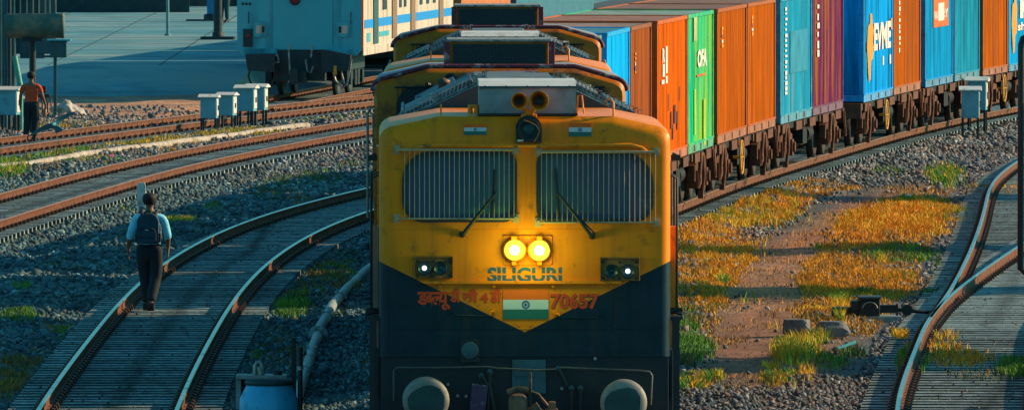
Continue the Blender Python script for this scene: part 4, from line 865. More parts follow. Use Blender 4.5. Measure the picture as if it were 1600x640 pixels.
loco2 = copy_tree(loco); loco2.location = (-.185, 125.2, .36); loco2.rotation_euler.z = R(.1)
loco2['label'] = 'second yellow locomotive, mostly hidden behind the front one, only its roof parts showing'
def strip_lights(o):
    for ch in list(o.children):
        if ch.type == 'LIGHT': bpy.data.objects.remove(ch)
        else: strip_lights(ch)
M_off = mat('unlit_lamp_glass', (.45, .45, .42), .2)
strip_lights(loco2)
def dim(o):
    for ch in o.children:
        if ch.type == 'MESH' and any(m and m.name.startswith(('headlamp', 'marker_lamp')) for m in ch.data.materials):
            ch.data = ch.data.copy()
            for i, m in enumerate(ch.data.materials):
                if m.name.startswith(('headlamp', 'marker_lamp')): ch.data.materials[i] = M_off
        dim(ch)
dim(loco2)
# ---------------------------------------------------------------- container train
CZ0, CZ1 = 1.39, 4.0
ORG = (.5, .11, .0); ORG2 = (.56, .15, .03)
M['wagon'] = mat('wagon_rust', (.15, .055, .03), .75, .2, .35, 5, (.08, .045, .035), .35, 4)
M['wagon_dark'] = mat('wagon_dark', (.012, .012, .015), .7, .2, .4, 5)
M['pocket'] = mat('pocket_dark', (.03, .02, .02), .8)
M['yellow_wheel'] = mat('yellow_brake_wheel', (.65, .30, .02), .5)
M['lime'] = mat('lime_streak', (.36, .55, .01), .6, 0, .3, 3); M['logo_white_dim'] = mat('pale_streak', (.45, .45, .2), .6, 0, .3, 3)
M['logo_white'] = mat('logo_white', (.78, .74, .68), .6, 0, .15, 5); M['logo_orange'] = mat('logo_orange', (.80, .30, .02), .6, 0, .15, 5); M['logo_red'] = mat('logo_red', (.75, .10, .02), .6); M['logo_blue'] = mat('logo_blue', (.03, .12, .30), .6)
def side_D(px):
    """depth where the right flank of a container line falls on pixel column px"""
    ys = np.linspace(148, 275, 4000); xs = T1.c(ys) + 1.22 * np.sqrt(1 + T1.slope(ys) ** 2)
    P = pxy(xs, ys, 2.6)[0]; return float(np.interp(px, P, ys))
def container(px0, px1, col, dirt, label, streaks=.3, D0=None, D1=None, roof=None, front=None):
    y0 = D0 if D0 else side_D(px0); y1 = D1 if D1 else side_D(px1)
    a = Vector((float(T1.c(y0)), y0, 0)); b = Vector((float(T1.c(y1)), y1, 0)); d = b - a; L = d.length
    root = empty('shipping_container', (a.x, a.y, CZ0), math.atan2(-d.x, d.y), label, 'container', 'shipping containers on the flat wagons')
    m = mat('container_paint', col, .65, 0, .42, 1.2, dirt, streaks, 1.6, streak=True, spec=.05)
    fr = mat('container_frame', tuple(c * .85 for c in col), .55, 0, .2, 3, dirt, .3, 4)
    rf = mat('container_roof', roof or tuple(c * .6 + .12 for c in col), .7, 0, .35, 1.5, (.30, .22, .18), .45, 1.2)
    H = CZ1 - CZ0; w = 1.22
    # corrugated side walls
    wall = MB()
    for s in (-1, 1):
        n = max(6, int((L - .2) / .28)); st = (L - .2) / n; pr = []
        for k in range(n):
            y = .1 + k * st; pr += [(0, y), (0, y + st * .34), (-.036, y + st * .5), (-.036, y + st * .84)]
        pr.append((0, L - .1))
        vs = [(s * (w - .015 + dx), y, z) for dx, y in pr for z in (.16, H - .06)]
        wall.add(vs, [(2 * i, 2 * i + 2, 2 * i + 3, 2 * i + 1) for i in range(len(pr) - 1)])
    for yy in (.03, L - .03):
        n = 8; pr = []
        for k in range(n): x = -w + .1 + k * (2 * w - .2) / n; st = (2 * w - .2) / n; pr += [(x, 0), (x + st * .35, 0), (x + st * .5, .03), (x + st * .85, .03)]
        pr.append((w - .1, 0)); sg = 1 if yy < 1 else -1
        wall.add([(x, yy + sg * dd, z) for x, dd in pr for z in (.16, H - .06)], [(2 * i, 2 * i + 2, 2 * i + 3, 2 * i + 1) for i in range(len(pr) - 1)])
    wall.build('wall', [m], root)
    r = MB(); n = 12
    for k in range(n): r.bb(-w + .06, w - .06, .06 + (L - .12) * k / n, .06 + (L - .12) * (k + .6) / n, H - .045, H - .012)
    r.bb(-w + .05, w - .05, .05, L - .05, H - .06, H - .028); r.build('roof', [rf], root)
    f = MB()
    for s in (-1, 1):
        for yy in (.05, L - .05): f.bb(s * w - s * .10, s * w, yy - .06, yy + .06, 0, H)
        f.bb(s * w - s * .06, s * w + s * .006, .05, L - .05, H - .07, H + .0)
        f.bb(s * w - s * .05, s * w + s * .012, .02, L - .02, .14, .175)
    for yy in (.05, L - .05): f.bb(-w, w, yy - .05, yy + .05, H - .1, H + .002); f.bb(-w, w, yy - .05, yy + .05, 0, .15)
    f.build('frame', [fr], root)
    q = MB(); nb = 4
    for s in (-1, 1):
        q.bb(s * w - s * .03, s * w - s * .002, .05, L - .05, -.02, .14, 0)
        for k in range(1, nb): y = L * k / nb; q.bb(s * w - s * .01, s * w + s * .004, y - .10, y + .10, .0, .12, 1)
    q.build('bottom_rail', [mat('container_sill', tuple(c * .62 + .08 for c in col), .6, 0, .3, 4, (.15, .08, .05), .4, 3), M['pocket']], root)
    root['L'] = L; return root, L, m
def marks(root, L, items, H=CZ1 - CZ0, name='marking', x=1.222 - .004):
    """items: (u0,u1,v0,v1,kind) in fractions of the flank, kind = material key or ('text', str, material, gaps)"""
    mats, mb = [], MB()
    def mi(k):
        if k not in mats: mats.append(k)
        return mats.index(k)
    for (u0, u1, v0, v1, k) in items:
        if isinstance(k, tuple): fit_text(mb, [k[1]], L * u0, L * u1, H * v0, H * v1, x + .009, mi(k[2]), 'YZ', bold=k[3] if len(k) > 3 else .05)
        else: mb.bb(x + .002, x + .006, L * u0, L * u1, H * v0, H * v1, mi(k))
    return mb.build(name, [M[k] for k in mats], root)
def code_column(u, v0, v1, n, keys, w=.045, jitter=0):
    out = []; rs = random.Random(int(u * 1000) + n)
    for k in range(n):
        a = v1 - (v1 - v0) * k / n; h = (v1 - v0) / n * rs.uniform(.35, .85); out.append((u, u + w * rs.uniform(.7, 1.2), a - h, a, keys[k % len(keys)]))
    return out
GREEN = (.0, .52, .26); BLUE = (.0, .36, .85); TEAL = (.02, .28, .40); PURP = (.15, .012, .12)
c, L, _ = container(0, 0, (.10, .30, .16), (.4, .4, .3), 'green container with a pale roof, just behind the second locomotive', D0=151.2, D1=157.2, roof=(.40, .48, .40))
c, L, _ = container(0, 0, (.20, .32, .28), (.4, .4, .3), 'pale green container between the green one and the bright blue one behind the locomotives', D0=157.4, D1=162.6, roof=(.36, .50, .46))
c, L, _ = container(949, 985, (.0, .46, 1.0), (.02, .2, .4), 'bright blue narrow-looking container nearest the second locomotive, white letters low on its side', .1, roof=(.06, .34, .48))
marks(c, L, [(.05, .14, .04, .12, 'logo_white'), (.0, .12, .14, .22, 'logo_white'), (.03, .16, .24, .30, 'logo_white')], name='lettering')
c, L, _ = container(986.5, 1019, (.36, .09, .02), (.30, .07, .03), 'brick brown container between the bright blue one and a dark gap', .25, roof=(.50, .30, .24))
marks(c, L, code_column(.2, .66, .82, 5, ['logo_orange', 'logo_orange', 'logo_white', 'logo_blue']), name='code_marks')
c, L, _ = container(1028, 1075, (.74, .13, .0), (.30, .06, .01), 'bright orange container with white characters, left of the green one', .15, roof=(.55, .24, .16))
marks(c, L, [(.16, .24, .70, .80, ('t', 'R', 'logo_white')), (.17, .24, .60, .69, 'logo_white'), (.27, .33, .62, .81, 'logo_white'), (.14, .23, .55, .58, 'logo_white'), (.27, .33, .55, .60, 'logo_white'),
             (.35, .38, .35, .47, 'wagon'), (.44, .49, .22, .34, 'wagon'), (.56, .62, .25, .38, 'wagon'), (.66, .68, .20, .33, 'wagon'), (.72, .75, .40, .50, 'wagon'), (.5, .53, .14, .25, 'wagon')], name='lettering')
c, L, _ = container(1076, 1116, GREEN, (.38, .58, .0), 'green container with yellow streaks and white letters, between two orange ones', .6, roof=(.42, .50, .42))
marks(c, L, [(.36, .72, .60, .73, ('t', 'OFA', 'logo_white')), (.34, .66, .535, .55, 'logo_red'), (.22, .34, .80, .98, 'logo_white_dim'), (.24, .30, .12, .45, 'lime'), (.60, .68, .02, .36, 'lime')] if 'lime' in M else [(.36, .72, .60, .73, ('t', 'OFA', 'logo_white')), (.34, .66, .535, .55, 'logo_red')], name='lettering')
c, L, _ = container(1122, 1168, (.50, .105, .0), (.36, .09, .03), 'burnt orange container right of the green one across a dark gap', .25, roof=(.42, .20, .15))
marks(c, L, code_column(.14, .70, .86, 5, ['logo_orange', 'logo_orange', 'logo_blue', 'logo_white']), name='code_marks')
c, L, _ = container(1169.5, 1213, (.54, .115, .0), (.33, .09, .04), 'burnt orange container left of the blue-green one with a faded square', .25, roof=(.42, .20, .15))
marks(c, L, code_column(.14, .74, .90, 5, ['logo_orange', 'logo_orange', 'logo_blue', 'logo_white']), name='code_marks')
c, L, _ = container(1221, 1270, (.01, .33, .55), (.22, .42, .46), 'blue-green container with a darker faded square and a column of white characters', .4)
M['tealdark'] = mat('faded_square', (.005, .24, .40), .6, 0, .3, 2)
marks(c, L, [(.30, .85, .38, .72, 'tealdark')] + code_column(.14, .20, .92, 17, ['logo_white'], .06), name='lettering')
c, L, _ = container(1271.5, 1319, PURP, (.42, .15, .02), 'purple container with rusty orange patches', .62)
marks(c, L, code_column(.14, .45, .90, 6, ['logo_white'], .06), name='code_marks')
c, L, _ = container(1351, 1396.5, (.0, .42, 1.0), (.005, .14, .34), 'bright blue container with a large orange figure and bold white letters', .5)
marks(c, L, [(.34, .92, .42, .66, ('t', 'EVME', 'logo_white', .045)), (.64, .68, .28, .36, 'logo_white'), (.88, .93, .28, .36, 'logo_white'), (.93, .97, .58, .68, 'logo_orange')], name='lettering')
def squiggle(root, L, H=CZ1 - CZ0):
    out = [(.16, .16), (.12, .38), (.10, .46), (.13, .64), (.20, .67), (.21, .75), (.27, .75), (.29, .66), (.33, .60), (.30, .50), (.33, .46), (.30, .36), (.24, .34), (.22, .18)]
    mb = MB(); mb.prism([(L * a, H * b) for a, b in out], 1.222, 1.226, plane='YZ'); return mb.build('emblem', [M['logo_orange']], root)
squiggle(c, L)
c, L, _ = container(1398, 1440, (.50, .105, .0), (.28, .09, .04), 'burnt orange container right of the one with bold white letters', .4)
marks(c, L, code_column(.18, .35, .98, 12, ['logo_white'], .05), name='code_marks')
c, L, _ = container(1447.5, 1491, (.0, .32, .68), (.02, .12, .22), 'blue container with an orange-red square sign', .3)
M['signred'] = mat('orange_red_sign', (.82, .13, .01), .55)
marks(c, L, [(.28, .82, .53, .80, 'signred'), (.45, .66, .585, .75, ('t', '1', 'logo_white', .02)), (.30, .43, .60, .68, ('t', 'VA', 'logo_white', .03)), (.67, .80, .61, .69, ('t', ':Y', 'logo_white', .03))], name='sign')
c, L, _ = container(1493.5, 1532.5, (.01, .29, .48), (.01, .10, .14), 'plain blue-green container with a dark smudge, right of the orange-red square sign', .35)
c, L, _ = container(1538, 1577, (.50, .105, .0), (.30, .10, .04), 'burnt orange container near the right edge, left of the last blue container', .35)
c, L, _ = container(1578.5, 1617, (.0, .38, .80), (.02, .15, .28), 'blue container at the right edge with an orange figure and white letters', .3)
marks(c, L, [(.44, .80, .50, .68, ('t', 'PI', 'logo_white', .10)), (.34, .72, .38, .46, ('t', 'shi', 'logo_white', .03))], name='lettering'); squiggle(c, L)

def lathe_ring(mb, o, r, t, axis='X', mi=0, n=24):
    pts = []
    for k in range(n + 1):
        a = 2 * math.pi * k / n; pts.append((o[0], o[1] + r * math.cos(a), o[2] + r * math.sin(a)) if axis == 'X' else (o[0] + r * math.cos(a), o[1], o[2] + r * math.sin(a)))
    mb.tube(pts, t, 6, mi)
def bogie(root, y):
    b = MB()
    for s in (-1, 1):
        x = s * 1.06
        b.prism([(y - 1.25, .42), (y - 1.2, .72), (y - .62, .80), (y - .42, .92), (y + .42, .92), (y + .62, .80), (y + 1.2, .72), (y + 1.25, .42), (y + 1.02, .42), (y + .95, .60), (y + .5, .62), (y + .42, .30), (y - .42, .30), (y - .5, .62), (y - .95, .60), (y - 1.02, .42)], x - .07, x + .07, 0, 'YZ')
        for q in (-.92, .92): b.prism([(y + q - .16, .28), (y + q - .16, .62), (y + q + .16, .62), (y + q + .16, .28)], x - .11, x + .12, 0, 'YZ'); b.cyl((x, y + q, .46), (x + s * .17, y + q, .46), .11, n=12)
        b.bb(x - .05, x + .10, y - .30, y + .30, .62, .80)
    b.bb(-1.0, 1.0, y - .16, y + .16, .5, .76)
    bo = b.build('bogie', [M['wagon']], root, bevel=.012)
    for q in (-.92, .92):
        w = MB()
        for s in (-1, 1): w.lathe([(.02, s * .70), (.38, s * .71), (.50, s * .72), (.47, s * .76), (.46, s * .86), (.42, s * .87), (.40, s * .80), (.02, s * .80)], (0, y + q, .47), 'X', 26)
        w.cyl((-.75, y + q, .47), (.75, y + q, .47), .08); w.build('wheelset', [M['wagon_dark']], bo)
    for s in (-1, 1):
        for q in (-.14, .14):
            sp = MB(); pts = []
            for k in range(49): a = k / 8 * 2 * math.pi; pts.append((s * 1.10 + .065 * math.cos(a), y + q + .065 * math.sin(a), .34 + .28 * k / 48))
            sp.tube(pts, .017, 5); sp.build('spring', [M['steel']], bo)
    for s in (-1, 1):                                                  # brake gear hanging outside the frame, rusty
        g = MB(); yy = y - .75
        g.tube([(s * 1.18, yy - .25, .30), (s * 1.22, yy - .24, .80), (s * 1.22, yy - .10, .93), (s * 1.22, yy + .18, .93), (s * 1.24, yy + .30, .78), (s * 1.2, yy + .32, .20)], .04, 8)
        g.tube([(s * 1.24, yy + .02, .9), (s * 1.26, yy + .04, .5), (s * 1.22, yy + .05, .14)], .035, 8); g.box((s * 1.2, yy + .05, .14), (.10, .16, .12)); g.build('brake_rigging', [M['wagon']], bo)
def wagon(y0, y1, label, wheel=True):
    a = Vector((float(T1.c(y0)), y0, 0)); b = Vector((float(T1.c(y1)), y1, 0)); d = b - a; L = d.length
    root = empty('flat_wagon', (a.x, a.y, .36), math.atan2(-d.x, d.y), label, 'wagon', 'flat wagons carrying the containers')
    f = MB()
    for s in (-1, 1):
        f.bb(s * 1.10 - .06, s * 1.10 + .06, .1, L - .1, .86, .985, 1)  # sole bar near black: shadow under the containers put into its colour
        for k in range(5): f.bb(s * 1.17 - .05, s * 1.17 + .05, L * (.05 + .2 * k), L * (.05 + .2 * k) + L * .085, .80, .98, 0)
        f.bb(s * .35 - .05, s * .35 + .05, .1, L - .1, .60, .985, 1)
    for k in range(9): f.bb(-1.2, 1.2, .15 + (L - .5) * k / 8, .35 + (L - .5) * k / 8, .84, .98, 0)
    f.bb(-1.2, 1.2, .0, .16, .66, 1.0, 0); f.bb(-1.2, 1.2, L - .16, L, .66, 1.0, 0)
    for yy, sg in ((0, -1), (L, 1)): f.bb(-.13, .13, min(yy, yy + sg * .55), max(yy, yy + sg * .55), .55, .86, 1)
    f.build('underframe', [M['wagon'], M['wagon_dark']], root)
    bogie(root, 2.1); bogie(root, L - 2.1)
    for s in (-1, 1):
        bx = MB(); bx.bb(s * 1.02 - .1, s * 1.02 + .12, L * .40, L * .40 + .8, .45, .80); bx.build('tool_box', [M['wagon_dark']], root); bx = MB(); bx.cyl((s * .9, L * .55, .6), (s * .9, L * .55 + .9, .6), .17, n=14); bx.build('brake_cylinder', [M['wagon_dark']], root)
        if wheel:
            h = MB(); lathe_ring(h, (s * 1.28, L * .36, .62), .33, .022, 'X', 0)
            for k in range(3):
                an = k * math.pi / 3; h.cyl((s * 1.28, L * .36 - .33 * math.cos(an), .62 - .33 * math.sin(an)), (s * 1.28, L * .36 + .33 * math.cos(an), .62 + .33 * math.sin(an)), .013, n=6)
            h.cyl((s * 1.1, L * .36, .62), (s * 1.29, L * .36, .62), .03); h.build('brake_wheel', [M['yellow_wheel']], root)
        ld = MB()
        ld.tube([(s * 1.22, L - .5, .95), (s * 1.26, L - .5, .4), (s * 1.26, L - .2, .4), (s * 1.22, L - .2, .95)], .018, 6); ld.build('end_step', [M['wagon']], root)
    return root
WG = [(150.6, 163.2, 'flat wagon under the green containers directly behind the second locomotive')]
for a, b, l in ((947, 1021, 'flat wagon under the bright blue and brick brown containers'), (1026, 1118, 'flat wagon under the bright orange and green containers'), (1120, 1215, 'flat wagon under the two neighbouring burnt orange containers'), (1219, 1322, 'flat wagon under the blue-green and purple containers'),
                (1348, 1442, 'flat wagon under the blue container with bold white letters'), (1445.5, 1534, 'flat wagon under the container with the orange-red square sign'), (1536.5, 1622, 'flat wagon at the right edge under the last orange and blue containers')):
    WG.append((side_D(a), side_D(b), l))
for i, (a, b, l) in enumerate(WG): wagon(a, b, l, wheel=i % 2 == 1)
# ---------------------------------------------------------------- platform, coach and wagons beyond
M['plat'] = mat('platform_concrete', (.08, .27, .32), .85, 0, .4, .8, (.24, .36, .37), .6, .16, bump=.2, bscale=6)  # teal of the shaded platform put into the concrete colour
M['coach_end'] = mat('coach_grey_blue', (.06, .44, .54), .5, 0, .08, 1.5, (.03, .22, .27), .4, 2, streak=True)  # white coach end in shade: the teal tint is put into its colour
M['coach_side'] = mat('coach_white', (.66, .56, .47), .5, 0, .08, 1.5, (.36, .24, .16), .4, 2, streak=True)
M['coach_stripe'] = mat('coach_blue_stripe', (.005, .28, .75), .5, 0, .05, 2)
M['coach_door'] = mat('coach_green_door', (.03, .10, .10), .5, 0, .3, 4); M['coach_brown'] = mat('coach_brown_door', (.26, .15, .09), .6, 0, .25, 4)
M['under'] = mat('underframe_dark_blue', (.010, .035, .045), .6, .1, .4, 4)
M['redlamp'] = mat('red_lamp_glass', (.30, .01, .03), .3)
pl = MB(); pxl = lambda px, D: (px - 800) * D / F
# low concrete platform with a battered front edge, running off to the left; far side reaches the wall
A = G(60, 150, -.05); B = G(372, 152, -.05); C_ = G(405, 100, .8)
y_t = 283
pts_bot = [(-22, 271), (-14, 272), (-9.0, 272.6), (-8.3, 273)]; pts_top = [(-22, y_t), (-14, y_t), (-9.8, y_t + .3), (-7.7, y_t + 4)]
end_top = (-4.5, 330)
vs = [(x, y, -.25) for x, y in pts_bot] + [(x, y, .62) for x, y in pts_top]
pl.add(vs, [(i, i + 1, 5 + i, 4 + i) for i in range(3)])
top = [(-22, y_t), (-14, y_t), (-9.8, y_t + .3), (-7.7, y_t + 4), (-5.2, 306), (-1.5, 342), (6, 420), (-90, 420), (-90, y_t)]
pl.add([(x, y, .62) for x, y in top], [tuple(range(9))]); pl.add([(-7.7, y_t + 4, .62), (-8.3, 273, -.25), (-5.8, 306, -.25), (-5.2, 306, .62)], [(0, 1, 2, 3)])
pl.add([(-22, 271, -.25), (-22, y_t, .62), (-90, y_t, .62), (-90, 271, -.25)], [(0, 1, 2, 3)])
plo = pl.build('platform', [M['plat']]); tag(plo, kind='structure')
kb = MB()
for k in range(14): x = -13.6 + k * .42; kb.box((x, 277 + .04 * k, .18), (.34, .10, .03), 0, Matrix.Rotation(R(4), 3, 'X'))

def coach(D, xl, L, end_m, side_m, label, cat, simple=False):
    sl = float(T7.slope(D + 8)); root = empty('passenger_coach' if not simple else 'covered_wagon', (float(T7.c(D)), D, .1), -math.atan(sl), label, cat, None if simple else None)
    W2 = 1.78; H0, H1 = 1.30, 4.0
    body = MB(); out = [(-W2, H0)] + [(-W2, H1 - .5)] + [(-W2 + .12, H1 - .15), (-W2 + .5, H1 + .15), (-.6, H1 + .35), (.6, H1 + .35), (W2 - .5, H1 + .15), (W2 - .12, H1 - .15)] + [(W2, H1 - .5), (W2, H0)]
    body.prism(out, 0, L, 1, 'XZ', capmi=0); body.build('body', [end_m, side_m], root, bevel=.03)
    for yb in (3.2, L - 3.2):
        b = MB()
        for s in (-1, 1):
            b.bb(s * 1.08 - .07, s * 1.08 + .07, yb - 1.7, yb + 1.7, .42, .68)
            for q in (-1.28, 1.28): b.bb(s * 1.1 - .12, s * 1.1 + .12, yb + q - .18, yb + q + .18, .28, .66)
            for q in (-.3, .3): b.cyl((s * 1.15, yb + q, .25), (s * 1.15, yb + q, .68), .09, n=10)
        b.bb(-1.2, 1.2, yb - 1.75, yb + 1.75, .70, 1.28); b.bb(-1.05, 1.05, yb - .2, yb + .2, .4, .7)
        bo = b.build('bogie', [M['under']], root)
        for q in (-1.28, 1.28):
            w = MB()
            for s in (-1, 1): w.lathe([(.02, s * .70), (.42, s * .71), (.50, s * .72), (.46, s * .86), (.40, s * .80), (.02, s * .80)], (0, yb + q, .46), 'X', 26)
            w.cyl((-.75, yb + q, .46), (.75, yb + q, .46), .08); w.build('wheelset', [M['under']], bo)
    if simple: return root
    # end wall fittings
    g = MB(); g.bb(-.75, .93, -.04, 0, H0, H1, 0); g.build('vestibule_door', [mat('coach_vestibule', (.05, .42, .52), .5, 0, .06, 1)], root, bevel=.01)  # same shade tint put into the door colour
    for x, z, r1 in ((-.13, 2.70, .155),):
        q = MB(); q.lathe([(r1, -.05), (r1 * .95, -.10), (r1 * .75, -.10), (r1 * .7, -.06)], (x, 0, z), 'Y', 20, 0); q.lathe([(r1 * .7, -.07), (.001, -.09)], (x, 0, z), 'Y', 20, 1); q.build('tail_lamp', [M['black'], M['redlamp']], root)
    q = MB(); q.bb(-1.60, -1.34, -.05, 0, H0 + .08, H0 + .58, 0); q.lathe([(.06, -.05), (.05, -.07), (.001, -.075)], (-1.47, 0, H0 + .38), 'Y', 14, 1); q.build('tail_lamp_panel', [M['under'], M['redlamp']], root)
    for x0 in (-1.31, 1.05):
        q = MB(); q.prism(rrect(x0, x0 + .40, H0 + .36, H0 + .78, .06), -.05, 0, 0); q.bb(x0 + .08, x0 + .32, -.055, -.05, H0 + .46, H0 + .68, 1); q.box((x0 + (.28 if x0 < 0 else .1), -.06, H0 + .57), (.07, .04, .18), 2); q.build('socket_box', [M['coach_end'], M['coach_side'], M['black']], root)
    q = MB(); q.bb(1.40, 1.60, -.04, 0, H0 + .12, H0 + .56, 0)
    q = MB()
    for k, (x, z) in enumerate(((-1.65, 2.55), (-1.55, 2.55), (-1.45, 2.55))): q.bb(x, x + .07, -.01, 0, z, z + .07)
    q.build('end_lettering', [M['under']], root)
    for k in range(2):
        q = MB(); x = -1.44 if k == 0 else 1.46; q.tube([(x, -.02, 2.05), (x, -.07, 2.05), (x, -.07, 2.35), (x, -.02, 2.35)], .014, 6); q.build('end_handle', [M['under']], root)
    # sills, buffers, couplers and hoses under the end
    for s in (-1, 1):
        q = MB(); q.prism([(s * 1.76, H0), (s * .64, H0 + .05), (s * .64, H0 - .12), (s * 1.0, H0 - .16), (s * 1.62, H0 - .16)], -.06, .1); q.build('end_sill', [M['coach_end']], root)
        q = MB(); q.prism([(s * 1.5, 1.17), (s * .66, 1.20 if s < 0 else 1.32), (s * .66, .68), (s * 1.42, .72)], -.4, .1); q.build('buffer_housing', [M['under']], root, bevel=.03)
    q = MB(); q.bb(-.72, .72, -.03, .3, .42, H0); q.bb(-.22, .22, -.5, 0, .38, .70); q.prism(rrect(-.2, .02, .34, .78, .05), -.7, -.4); q.build('coupler', [M['under']], root, bevel=.02)
    for pts, mm in ((((-.28, 1.1), (-.27, .8), (-.24, .3), (-.2, .05)), 'steel'), (((.38, 1.08), (.38, .9), (.36, .75)), 'steel'), (((-1.35, .5), (-1.42, .2), (-1.3, -.1), (-1.1, -.28), (-.85, -.2), (-.7, .1), (-.6, .6)), 'rubber'), (((.95, .45), (1.05, .1), (1.25, -.12), (1.38, .0), (1.45, .35), (1.5, .7)), 'steel'), (((.2, .7), (.25, .35), (.35, .3), (.42, .5)), 'steel'), (((-.75, .75), (-.6, .82), (-.55, .6), (-.72, .6)), 'steel'), (((1.25, .7), (1.22, .3), (1.3, .0)), 'steel')):
        q = MB(); q.tube([(a, -.28, b + .35) for a, b in pts], .03, 6); q.build('hose', [M[mm]], root)
    q = MB(); q.bb(1.02, 1.10, -.45, -.35, .62, .86); q.build('coupling_tag', [M['logo_orange']], root)
    # flank: stripe, doors, window columns
    q = MB(); q.bb(W2, W2 + .012, .35, L, 1.89, 2.13); q.build('stripe', [M['coach_stripe']], root)
    q = MB(); q.bb(W2 - .02, W2 + .02, -.01, .12, H0 - .05, H1 - .4); q.build('corner_trim', [M['saffron']], root)
    q = MB(); q.bb(W2, W2 + .03, .0, L, H0 - .16, H0 + .06); q.build('sole_bar', [M['coach_side']], root)
    for y0, y1, mm, zb in ((2.3, 3.3, 'coach_door', 1.42), (6.5, 7.5, 'coach_brown', 1.5), (10.8, 11.8, 'coach_brown', 1.5), (17.6, 18.6, 'coach_brown', 1.5)):
        q = MB(); q.bb(W2, W2 + .035, y0, y1, zb, H1 - .4); q.build('door', [M[mm]], root)
    for y0, w_ in ((4.4, .9), (8.2, .5), (9.3, .5), (13.0, .6), (14.6, .6), (16.2, .6)):
        q = MB(); q.bb(W2, W2 + .02, y0, y0 + w_, 2.35, 3.2); q.build('window', [M['gasket']], root)
    q = MB(); q.bb(W2, W2 + .015, .9, 1.6, 1.5, 1.75); q.bb(W2, W2 + .015, 3.7, 5.8, 1.6, 1.74); q.build('side_lettering', [M['coach_end']], root)
    return root
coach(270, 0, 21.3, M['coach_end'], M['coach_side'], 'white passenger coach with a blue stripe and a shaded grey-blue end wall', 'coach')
coach(293, 0, 12.5, mat('orange_wagon', (.55, .16, .04), .6), bpy.data.materials['orange_wagon'], 'orange covered wagon behind the white passenger coach', 'wagon', True)
coach(307, 0, 22, mat('blue_wagon', (.03, .16, .24), .6), bpy.data.materials['blue_wagon'], 'dark blue covered wagon at the very back, beyond the orange one', 'wagon', True)

jl = MB()
for k in range(9): yy = 286 + k * 9.5; jl.bb(-30, -7.2 + (yy - 287) * .108, yy, yy + .10, .621, .626)
for k in range(7): xx_ = -27 + k * 3.3; jl.bb(xx_, xx_ + .06, 285, 380, .6215, .6265)
tag(jl.build('platform_joints', [mat('joint_dark', (.03, .10, .12), .9)]), kind='structure')
# station wall across the far end of the platform
w = MB(); w.bb(-60, -8, 0, .3, 0, 5, 0)
for k in range(20): w.bb(-58 + 2.6 * k, -57.8 + 2.6 * k, -.12, 0, 0, 5, 1)
w.bb(-60, -8, -.10, -.02, 2.2, 2.5, 1)
wo_ = w.build('station_wall', [mat('wall_plaster', (.20, .13, .10), .9, 0, .4, .5, (.05, .05, .05), .5, .4, True), M['under']], None, loc=(0, 386, .62)); tag(wo_, 'long dark brown wall across the far end of the platform', 'wall')
fn = MB(); fn.bb(-22, -15.5, 0, .12, 0, 2.4, 0); fn.bb(-22, -15.5, -.08, 0, 1.6, 1.75, 1); fo = fn.build('platform_building', [M['under'], M['concrete']], None, loc=(3, 372, .62)); tag(fo, 'low dark building front standing before the far wall of the platform', 'building')

# ---------------------------------------------------------------- platform poles and worker
def at_ground(px, py, z): return G(px, py, z)
p = at_ground(262, 56, .62)
q = MB(); q.cyl((0, 0, 0), (0, 0, 4.2), .055, .05, 10); q.lathe([(.11, 0), (.11, .05), (.06, .07)], (0, 0, 0), 'Z', 12); tag(q.build('thin_pole', [mat('pole_teal', (.10, .26, .30), .6)], None, loc=p), 'thin pale teal pole standing alone on the platform', 'pole')
p = at_ground(340.5, 62, .62)
rt = empty('platform_lamp_post', p, 0, 'thick dark green post on a wide flat base on the platform', 'post')
q = MB(); q.cyl((0, 0, .12), (0, 0, 5.0), .145, .13, 16); q.lathe([(.19, .10), (.19, .22), (.145, .26)], (0, 0, 0), 'Z', 16); q.build('pole', [M['under']], rt)
q = MB(); q.prism(rrect(-.58, .58, -.3, .3, .1), 0, .10, plane='XY'); q.build('base_plate', [M['under']], rt)
q = MB(); q.bb(-.05, .05, -.16, -.13, 1.4, 2.0); q.build('notice_plate', [M['white']], rt)
p = at_ground(333, 33, .62)
rt = empty('blue_pillar', p, 0, 'blue pillar left of the worker in the lime vest on the platform', 'pillar')
q = MB(); q.bb(-.22, .22, -.2, .2, 0, 4.6); q.build('shaft', [mat('pillar_blue', (.01, .16, .36), .5, 0, .15, 3)], rt, bevel=.02)
q = MB(); q.lathe([(.30, 0), (.30, .22), (.24, .26)], (-.05, 0, 0), 'Z', 16); q.prism(rrect(-1.0, .4, -.25, .25, .1), 0, .06, plane='XY'); q.build('base_slab', [M['black']], rt)

# ---------------------------------------------------------------- shed with corrugated walls, tank and ledge at the left edge
D = 243; sc = D / F
rt = empty('corrugated_shed', (-13.4, D, 0), 0, 'blue corrugated shed wall with pale ribs at the left edge', 'shed')
M['shed'] = mat('shed_blue', (.03, .12, .16), .6, .1, .3, 2, (.10, .14, .13), .3, 3, True); M['rib'] = mat('shed_pale_rib', (.42, .38, .28), .6, 0, .35, 3)
def bx(mb, px0, px1, py0, py1, y0, y1, mi=0, DD=D, ox=-13.4, oz=0):
    s_ = DD / F; a, b = AT(px0, py1, DD), AT(px1, py0, DD); mb.bb(a.x - ox, b.x - ox, y0, y1, a.z - oz, b.z - oz, mi)
q = MB(); bx(q, -60, 10, -160, 210, 0, .3); bx(q, 13, 24, -160, 150, .02, .3); bx(q, 24, 86, -160, 85, .3, .5); bx(q, 60, 86, -160, 30, .2, .5); bx(q, 30, 68, 55, 92, .35, .5); q.build('wall', [M['shed']], rt)
q = MB()
for px, y1 in ((1.5, 150), (11.5, 150), (22, 150), (31, 60), (41, 60), (51, 60), (60, 60), (70, 60), (77, 60), (86, 25)): bx(q, px, px + 1.5, -160, y1, -.03, .04)
q.build('pale_rib', [M['rib']], rt)
